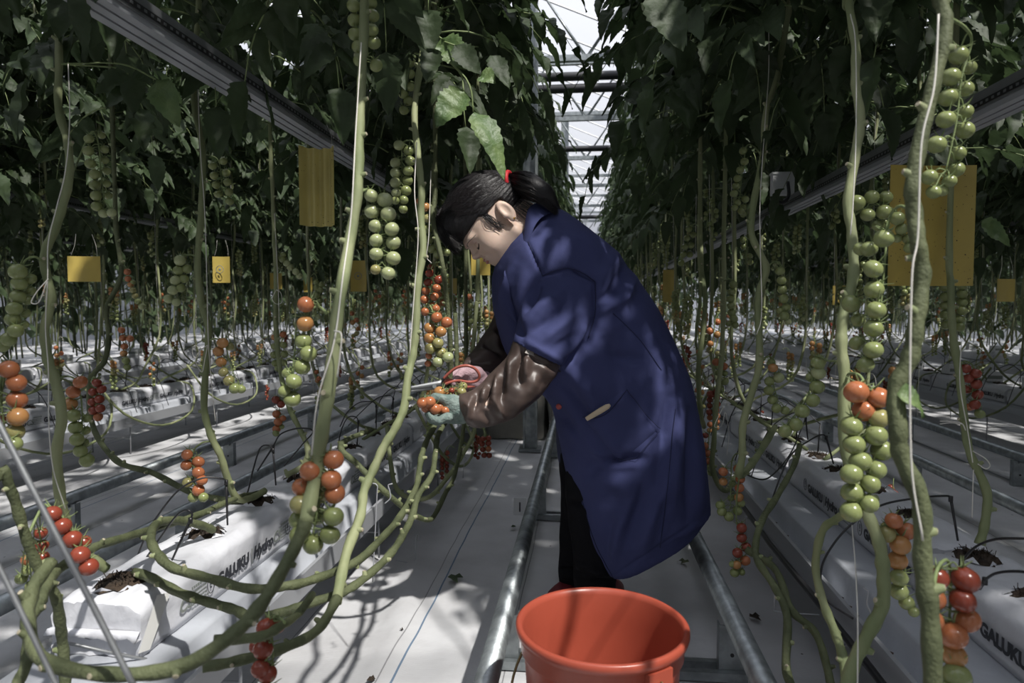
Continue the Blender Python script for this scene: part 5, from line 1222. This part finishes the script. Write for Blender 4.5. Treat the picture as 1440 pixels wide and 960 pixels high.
folds(me, [
 # armhole and shoulder seams
 (742, 340, 763, 388, -5, 2.2), (763, 388, 800, 378, -4, 2.2), (800, 378, 835, 396, -5, 2.4), (836, 396, 838, 440, -6, 3), (838, 440, 825, 480, -9, 5), (825, 480, 800, 512, -12, 6),
 # pulls across the back
 (845, 395, 870, 352, 7, 9), (858, 415, 880, 375, -8, 7), (868, 432, 893, 392, 9, 8), (842, 425, 872, 402, -7, 6), (840, 440, 882, 418, 7, 7), (885, 420, 910, 470, 5, 14), (842, 470, 905, 440, 4, 12),
 # sleeve creases
 (735, 455, 790, 405, 6, 9), (745, 468, 800, 430, -7, 8), (762, 480, 812, 440, 5, 8), (760, 400, 740, 440, -5, 7), (800, 500, 826, 455, 7, 6), (780, 490, 815, 470, -5, 6),
 (735, 478, 785, 505, 4, 5),
 # chest / lapel
 (722, 372, 700, 440, 7, 7), (716, 420, 735, 480, -9, 7), (735, 380, 728, 440, 5, 8), (755, 400, 742, 432, -6, 6),
 # waist and skirt
 (800, 520, 835, 560, 8, 10), (790, 540, 830, 590, -8, 8), (850, 470, 880, 540, -5, 10), (860, 500, 905, 505, -5, 7), (905, 470, 940, 540, 5, 12),
 (785, 575, 835, 640, -7, 6), (800, 600, 850, 650, 8, 8), (830, 650, 905, 645, -10, 7), (828, 668, 850, 655, -7, 6), (850, 672, 900, 690, 7, 14), (840, 655, 893, 655, 4, 5),
 (940, 560, 925, 690, -9, 8), (955, 570, 945, 720, 9, 10), (970, 580, 968, 730, -7, 7), (905, 690, 880, 760, -8, 9), (890, 700, 860, 780, 7, 10), (930, 680, 905, 770, 9, 10), (860, 730, 850, 800, -5, 8),
 (925, 500, 915, 600, 5, 12), (930, 620, 935, 700, 8, 9), (985, 640, 985, 720, 4, 7),
 # hems, rolled edges
 (857, 814, 992, 724, -2.0, 1.6), (826, 770, 866, 818, 3, 7)])
v, n = arrays(me)
noise_disp(me, .004, 9, 3); noise_disp(me, .0012, 45, 8)
flip_out(me)
for p_ in me.polygons: p_.use_smooth = True
# helper: lay a strip or patch on the coat surface
bpy.context.view_layer.update()
from mathutils.bvhtree import BVHTree
vv, nn_ = arrays(me); cob = Vector(cm.location)+Vector(person.location)
bvh = BVHTree.FromPolygons([tuple(Vector(q)+cob) for q in vv], [tuple(p.vertices) for p in me.polygons])
def on_coat(px, py, lift=.002):
    dirv = (W(px, py, 1)-CAM).normalized(); h = bvh.ray_cast(CAM, dirv)
    if h[0] is None: return None
    nn = h[1] if h[1].dot(dirv) < 0 else -h[1]
    return h[0]+nn*lift
def strip(name, pts, r, m, lift=.0012, parent=cm, n=10):
    P = catmull([(x, y) for x, y in pts], n); Q = [on_coat(p[0], p[1], lift) for p in P]; Q = [q for q in Q if q is not None]
    b = MB(); b.tube(Q, r, 5); return b.build(name, [m], parent)
strip('seam', [(742, 336), (752, 362), (763, 388)], .0012, 'seam'); strip('seam', [(763, 388), (780, 380), (800, 377), (820, 384), (837, 396)], .0012, 'seam'); strip('seam', [(837, 396), (838, 420), (836, 445), (828, 475)], .0012, 'seam')
strip('seam', [(950, 575), (945, 620), (938, 690), (928, 770)], .0009, 'seam'); strip('seam', [(862, 440), (900, 478), (930, 520)], .0009, 'seam'); strip('seam', [(818, 700), (838, 765), (866, 818)], .0009, 'seam')
# hip pocket
def patch(name, corner, m, nu=14, nv=12, lift=.006, bulge=.004, parent=cm):
    (a, b2, c, d_) = corner; G = []
    for j in range(nv+1):
        row_ = []
        for i in range(nu+1):
            u, v_ = i/nu, j/nv
            x = (a[0]*(1-u)+b2[0]*u)*(1-v_)+(d_[0]*(1-u)+c[0]*u)*v_; y = (a[1]*(1-u)+b2[1]*u)*(1-v_)+(d_[1]*(1-u)+c[1]*u)*v_
            e = min(u, 1-u, v_, 1-v_); q = on_coat(x, y, lift+bulge*min(1, e*6)-(.0055 if e == 0 else 0)); row_.append(q)
        G.append(row_)
    b = MB(); b.grid(G); return b.build(name, [m], parent)
pk = patch('pocket', ((819, 586), (881, 547), (926, 603), (872, 650)), 'coat')
strip('pocket_stitch', [(820, 587), (850, 582), (881, 548)], .0011, 'seam', .011, pk); strip('pocket_stitch', [(881, 548), (905, 578), (925, 602)], .0009, 'seam', .009, pk); strip('pocket_stitch', [(924, 606), (900, 635), (880, 650), (862, 645)], .0009, 'seam', .009, pk)
# pale stick in the pocket: a thing of its own
q0, q1 = on_coat(836, 582, .012), on_coat(858, 568, .018)
b = MB(); ax_ = (q1-q0).normalized(); sd_ = ax_.cross(-FW).normalized(); nrm = sd_.cross(ax_)
G = []
for t, w in ((-.35, .006), (0, .007), (.5, .008), (.85, .0075), (1.0, .004)):
    c = q0+(q1-q0)*t; G.append([c+sd_*w*math.cos(a)+nrm*.003*math.sin(a) for a in np.linspace(0, 6.283, 13)[:-1]])
b.grid(G, 0, closed=True); b.face([len(b.v)-12+i for i in range(12)])
tag(b.build('wooden_peg', ['wood']), 'pale flat wooden peg sticking out of the coat pocket', 'peg')
b = MB(); c = W(783, 569, 1.9); c = on_coat(787, 570, .004) or c
b.tube([c, c-FW*.004], .0085, 16); b.sphere(c-FW*.004, .008, 12, 6, sc3=(1, .3, 1)); M['redb'] = mat('red_button', (.42, .07, .06), .35); b.build('button', ['redb'], cm)['label'] = 'red coat button'
# collar: standing band folded over
b = MB(); G = []
cl = [(748, 342), (733, 328), (731, 310), (738, 296), (756, 288), (778, 292), (792, 300)]
def cpt(x, y, d): return W(x, y, d)
up_edge = [(727, 350, 1.945), (735, 330, 1.935), (739, 308, 1.93), (744, 292, 1.94), (758, 284, 1.96), (776, 287, 1.99), (786, 291, 2.04)]
lo_edge = [(710, 392, 1.905), (726, 372, 1.89), (744, 338, 1.885), (753, 316, 1.895), (764, 304, 1.92), (780, 298, 1.96), (792, 301, 2.03)]
ue, le = catmull(up_edge, 5), catmull(lo_edge, 5)
for t in np.linspace(0, 1, 8):
    G.append([W(*(np.array(a)*(1-t)+np.array(c)*t))-FW*(.007*math.sin(t*3.14)) for a, c in zip(ue, le)])
b.grid(G)
G2 = [[p+FW*.006 for p in r_] for r_ in G]; b.grid([r_[::-1] for r_ in G2]); b.grid([G[-1], G2[-1]]); b.grid([G[0], G2[0]])
co_ = b.build('collar', ['coat'], cm)
# lapel turned back on the chest
b = MB(); e1 = catmull([(712, 380), (716, 400), (722, 425), (728, 452)], 5); e2 = catmull([(712, 392), (702, 410), (706, 430), (726, 454)], 5)
G = []
for t in np.linspace(0, 1, 6): G.append([on_coat(*(np.array(a)*(1-t)+np.array(c)*t), .004+.004*math.sin(t*3.1)) or W(705, 410, 1.9) for a, c in zip(e1, e2)])
b.grid(G); b.build('lapel', ['coat'], cm)
# far front panel of the coat, hanging behind the slit
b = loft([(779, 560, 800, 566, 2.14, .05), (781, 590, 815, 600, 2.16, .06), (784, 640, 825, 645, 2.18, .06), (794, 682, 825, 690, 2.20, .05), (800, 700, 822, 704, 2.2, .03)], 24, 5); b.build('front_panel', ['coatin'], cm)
# ---------------- vinyl sleeve covers
LS = [(724, 474, 787, 505, 1.87, .056), (718, 488, 786, 519, 1.87, .062), (712, 502, 777, 536, 1.865, .060), (700, 516, 761, 556, 1.86, .058), (686, 529, 738, 575, 1.855, .055), (674, 541, 714, 592, 1.85, .052), (662, 549, 690, 600, 1.845, .050), (650, 554, 668, 600, 1.84, .044), (644, 555, 656, 596, 1.84, .036)]
o = loft(LS, 40, 6).build('sleeve_cover', ['brown'], person); flip_out(o.data); mm = remesh(o, .0045, 3)
folds(mm, [(735, 492, 728, 520, -9, 4), (742, 500, 738, 530, 9, 5), (720, 505, 712, 545, 9, 5), (712, 520, 705, 560, -10, 5), (725, 520, 735, 545, -6, 6), (700, 530, 694, 562, 9, 4), (694, 560, 707, 584, 8, 3.5), (690, 540, 684, 570, -10, 4), (684, 545, 679, 563, 8, 3), (672, 552, 664, 580, -6, 4), (664, 560, 658, 590, 7, 4), (755, 515, 765, 545, -5, 8), (745, 540, 720, 580, 5, 12), (676, 575, 690, 595, -5, 5), (652, 565, 662, 575, 6, 4), (770, 510, 745, 545, 5, 8), (735, 497, 782, 521, -4, 2.5)])
noise_disp(mm, .005, 16, 2); noise_disp(mm, .0015, 60, 4); flip_out(mm)
b = MB()
for t in np.linspace(0, 1, 34):
    x, y = 724+65*t, 484+37*t-5*math.sin(t*3.14)
    if 748 < x: q = W(x-2, y+1, 1.808+.05*t*t); b.sphere(q, .0030, 6, 4)
b.build('elastic_edge', ['slot'], o)
b = MB(); b.grid([[W(742+46*t, 489+27*t-4*math.sin(t*3), 1.812+.045*t*t) for t in np.linspace(0, 1, 12)], [W(738+47*t, 496+25*t-3*math.sin(t*3), 1.806+.05*t*t) for t in np.linspace(0, 1, 12)]]); b.build('sleeve_hem', ['brownd'], o)
RS = [(696, 440, 752, 482, 2.18, .058), (690, 456, 738, 496, 2.17, .060), (678, 474, 722, 512, 2.14, .058), (664, 492, 706, 526, 2.10, .054), (652, 508, 692, 534, 2.06, .046), (650, 515, 684, 536, 2.04, .036)]
o2 = loft(RS, 36, 6).build('sleeve_cover', ['brown'], person); flip_out(o2.data); mm = remesh(o2, .005, 3)
folds(mm, [(700, 455, 712, 490, -8, 5), (690, 470, 715, 478, 8, 5), (680, 480, 705, 500, -8, 5), (670, 495, 700, 498, 7, 5), (660, 508, 685, 510, -6, 4)]); noise_disp(mm, .005, 16, 7); flip_out(mm)
# ---------------- gloves
def chain(p, pts, rad):
    d = None
    for i in range(len(pts)-1):
        c = cap(p, pts[i], pts[i+1], rad[i], rad[i+1]); d = c if d is None else np.minimum(d, c)
    return d
def glove(name, palm, fingers, mname, k=.007, h=.0026, extra=None, label=None):
    A = [[np.array(W(*q[:3])) for q in pp] for pp in palm]; Fi = [[np.array(W(*q[:3])) for q in f[0]] for f in fingers]
    allp = np.array([q for pp in A+Fi for q in pp]); lo = allp.min(0)-.045; hi = allp.max(0)+.045
    def fn(p):
        d = None
        for pp, src in zip(A, palm):
            c = chain(p, pp, [q[3] for q in src]); d = c if d is None else smin(d, c, .016)
        for ff, src in zip(Fi, fingers): d = smin(d, chain(p, ff, src[1]), k)
        w = p*150; return d-.0010*np.sin(w[..., 0]+1.7*np.sin(w[..., 2]*.6))*np.sin(w[..., 2]*1.3)
    o = net_obj(fn, lo, hi, h, name, [mname], person, lambda q: Vector(q))
    if label: o['label'] = label
    return o
glove('glove', [[(652, 576, 1.84, .030), (641, 575, 1.84, .031), (634, 574, 1.84, .028)], [(648, 566, 1.83, .018), (632, 566, 1.825, .017)], [(648, 587, 1.85, .018), (630, 586, 1.85, .017)]],
  [([(636, 563, 1.825), (622, 560, 1.815), (611, 558, 1.81), (604, 559, 1.815)], [.016, .0125, .0105, .0075]),
   ([(630, 586, 1.80), (618, 591, 1.795), (609, 589, 1.80), (604, 582, 1.805)], [.013, .0105, .0095, .008]),
   ([(630, 587, 1.825), (616, 593, 1.82), (606, 590, 1.825), (601, 582, 1.83)], [.013, .0105, .0095, .008]),
   ([(631, 586, 1.85), (617, 592, 1.845), (608, 588, 1.85), (603, 580, 1.855)], [.013, .0105, .0095, .008]),
   ([(632, 584, 1.872), (620, 589, 1.87), (612, 586, 1.875), (608, 579, 1.878)], [.012, .0095, .0085, .007])], 'teal', label='teal and grey knitted glove')
glove('glove', [[(682, 534, 2.02, .026), (672, 533, 2.01, .027), (664, 527, 2.0, .024)], [(672, 524, 1.99, .018), (658, 523, 1.985, .016)], [(676, 541, 2.0, .015), (664, 540, 1.995, .014)]],
  [([(660, 521, 1.985), (650, 523, 1.975), (643, 530, 1.965), (638, 539, 1.96)], [.0145, .0115, .0105, .008]),
   ([(662, 528, 1.995), (652, 530, 1.99), (647, 537, 1.985), (645, 543, 1.985)], [.013, .011, .010, .008]),
   ([(663, 532, 2.015), (655, 536, 2.01), (651, 541, 2.01), (652, 546, 2.01)], [.012, .0105, .0095, .008]),
   ([(665, 536, 2.03), (659, 541, 2.03), (656, 545, 2.03), (657, 549, 2.03)], [.011, .0095, .0085, .007]),
   ([(662, 519, 2.03), (650, 517, 2.03), (641, 521, 2.02), (636, 527, 2.0)], [.013, .011, .010, .008])], 'pink', label='pink knitted glove')
# ---------------- scissors held in the pink glove
sr_ = empty('scissors', W(612, 543, 1.96), 'long-bladed scissors with red looped handles held in the pink glove', 'scissors')
def blade(a, b2, w0, w1, off, name='blade'):
    A, B = W(*a), W(*b2); ax = (B-A).normalized(); s = ax.cross(-FW).normalized(); n = s.cross(ax); b = MB(); G = []
    for t in np.linspace(0, 1, 8):
        w = w0*(1-t)+w1*t; c = A+(B-A)*t+n*off; G.append([c+s*w+n*.0012, c-s*w+n*.0004, c-s*w-n*.0010, c+s*w-n*.0012])
    b.grid(G, 0, closed=True); b.face([0, 1, 2, 3][::-1]); b.face([len(b.v)-4+i for i in range(4)]); return b.build(name, ['steeld'], sr_)
blade((626, 538, 1.96), (556, 549, 1.93), .0095, .0035, .001); blade((628, 541, 1.96), (572, 551, 1.935), .0085, .0035, -.0015)
b = MB(); b.tube([W(611, 543, 1.952), W(611, 543, 1.944)], .006, 12); b.build('pivot_screw', ['steel'], sr_)
for pts in ([(624, 532, 1.95), (631, 525, 1.945), (640, 518, 1.94), (650, 514.5, 1.935), (660, 514.5, 1.935), (669, 519, 1.94), (674, 527, 1.945), (672, 534, 1.95), (664, 537, 1.95), (654, 536.5, 1.95), (645, 535, 1.955), (634, 537, 1.955), (626, 540, 1.957)],
            [(624, 538, 1.96), (630, 534, 1.96), (640, 536, 1.97), (648, 541, 1.985), (656, 544, 1.985), (666, 543, 1.985), (676, 540, 1.99), (682, 533, 2.0), (680, 526, 2.01)]):
    b = MB(); b.tube(catmull([W(*p) for p in pts], 6), .0042, 10); M.setdefault('redh', mat('red_handle', (.36, .10, .075), .35)); b.build('handle', ['redh'], sr_)
# cut trusses held in the teal glove
hp_ = empty('cut_truss', W(615, 562, 1.85), 'cut orange cherry tomato truss held in the teal glove', 'tomato truss')
T = tlist('594,566,o,16 604,565,o,18 612,575,o,17 602,571,o,15,.03 618,573,o,17,.02 626,577,o,13,.02 599,574,o,14,.03', 1.80, 17)
truss(hp_, T, [W(632, 556, 1.85), W(620, 556, 1.84), W(608, 556, 1.82), W(600, 558, 1.82)], None)
T = tlist('618,551,a,17 631,553,a,13,.02 651,543,y,13 649,551,y,14 641,549,o,11,.02 635,549,r,9 644,556,g,10', 1.90, 14)
truss(hp_, T, [W(636, 560, 1.88), W(634, 552, 1.89), W(640, 548, 1.9), W(650, 544, 1.9)], None)
# ---------------- trousers and shoes
TL = [(800, 600, 900, 610, 2.03, .11), (797, 660, 880, 670, 2.03, .10), (797, 720, 872, 735, 2.03, .085), (805, 770, 866, 785, 2.05, .072), (806, 815, 866, 825, 2.08, .062), (810, 836, 862, 840, 2.10, .056)]
TR = [(790, 590, 870, 600, 2.16, .10), (786, 640, 860, 650, 2.17, .095), (789, 700, 842, 715, 2.18, .080), (787, 750, 836, 765, 2.20, .066), (785, 795, 832, 805, 2.22, .060), (786, 818, 830, 822, 2.235, .056)]
tq = loft(TL, 32, 6).build('trousers', ['trouser'], person); bm = bmesh.new(); bm.from_mesh(tq.data); bm.from_mesh(loft(TR, 32, 6).mesh('t', ['trouser']))
bmesh.ops.recalc_face_normals(bm, faces=bm.faces); bm.to_mesh(tq.data); bm.free(); tm = remesh(tq, .006, 3)
folds(tm, [(785, 790, 835, 796, 6, 3), (785, 799, 835, 806, -6, 3), (785, 809, 835, 815, 6, 3), (790, 700, 830, 712, -5, 4), (790, 650, 815, 670, -5, 5), (805, 800, 865, 808, 6, 4), (806, 812, 865, 820, -6, 4), (788, 670, 800, 720, 5, 5)]); noise_disp(tm, .004, 20, 5); flip_out(tm)
def shoe(heel, lab):
    h = Vector(heel); b = MB(); G = []; fd = (-RT*.62-HF*.78).normalized(); fd.z = 0; fd.normalize(); sd = Vector((fd.y, -fd.x, 0))
    for t, w, z1, z0 in ((0, .022, .055, .006), (.04, .034, .075, .003), (.10, .036, .080, .003), (.15, .038, .060, .004), (.20, .045, .046, .004), (.24, .040, .038, .006), (.265, .024, .028, .010), (.272, .008, .02, .012)):
        c = h+fd*t; G.append([c+sd*w*math.cos(a)+Vector((0, 0, (z0+z1)/2+(z1-z0)/2*math.sin(a))) for a in np.linspace(0, 6.283, 21)[:-1]])
    b.grid(G, 0, closed=True); b.face(list(range(20))[::-1]); o = b.build('shoe', ['shoe'], person); flip_out(o.data)
    b = MB(); G = []
    for t, w in ((-.004, .020), (.04, .036), (.15, .040), (.20, .047), (.25, .040), (.276, .014)):
        c = h+fd*t; G.append([c+sd*w+Vector((0, 0, .014)), c+sd*w+Vector((0, 0, .001)), c-sd*w+Vector((0, 0, .001)), c-sd*w+Vector((0, 0, .014))])
    b.grid(G, 0, closed=True); b.face((0, 1, 2, 3)); b.build('sole', ['sole'], o)
def ground(px, d): 
    q = W(px, 480, d); return (q.x, q.y, 0)
shoe(ground(872, 2.16), 'near'); shoe(ground(843, 2.30), 'far')
WORLD, SUN = 1.85, 8.5
# ================================================================== LIGHT, CAMERA
w = bpy.data.worlds.new('sky'); sc.world = w; w.use_nodes = True
nt = w.node_tree; bg = nt.nodes['Background']; bg.inputs[1].default_value = WORLD
tc = nt.nodes.new('ShaderNodeTexCoord'); sx = nt.nodes.new('ShaderNodeSeparateXYZ'); rp = nt.nodes.new('ShaderNodeValToRGB')
nt.links.new(tc.outputs['Generated'], sx.inputs[0]); nt.links.new(sx.outputs['Z'], rp.inputs[0]); nt.links.new(rp.outputs[0], bg.inputs[0])
rp.color_ramp.elements[0].position = 0; rp.color_ramp.elements[0].color = (.10, .11, .12, 1)
rp.color_ramp.elements[1].position = .9; rp.color_ramp.elements[1].color = (.84, .88, 1.0, 1)
k_ = rp.color_ramp.elements.new(.25); k_.color = (.34, .36, .40, 1)
sd = bpy.data.lights.new('sun', 'SUN'); so = bpy.data.objects.new('sun', sd); COL.objects.link(so)
sd.energy = SUN; sd.angle = math.radians(1.4); sd.color = (1, .965, .91)
v = Vector((.54, -.57, 1.15)).normalized(); so.rotation_euler = v.to_track_quat('Z', 'Y').to_euler(); so.location = (3, 3, 8)
cd = bpy.data.cameras.new('camera'); co = bpy.data.objects.new('camera', cd); COL.objects.link(co); sc.camera = co
cd.sensor_width = 36; cd.lens = 24; co.location = CAM
co.rotation_euler = Matrix((RT, UP, -FW)).transposed().to_euler()
cd.dof.use_dof = True; cd.dof.focus_distance = 1.95; cd.dof.aperture_fstop = 5.6; cd.clip_start = .02
sc.view_settings.view_transform = 'Standard'; sc.view_settings.look = 'None'; sc.view_settings.gamma = 1; sc.view_settings.use_curve_mapping = False
sc.view_settings.exposure = 0
sc.cycles.max_bounces = 8; sc.cycles.transparent_max_bounces = 12; sc.cycles.use_denoising = True
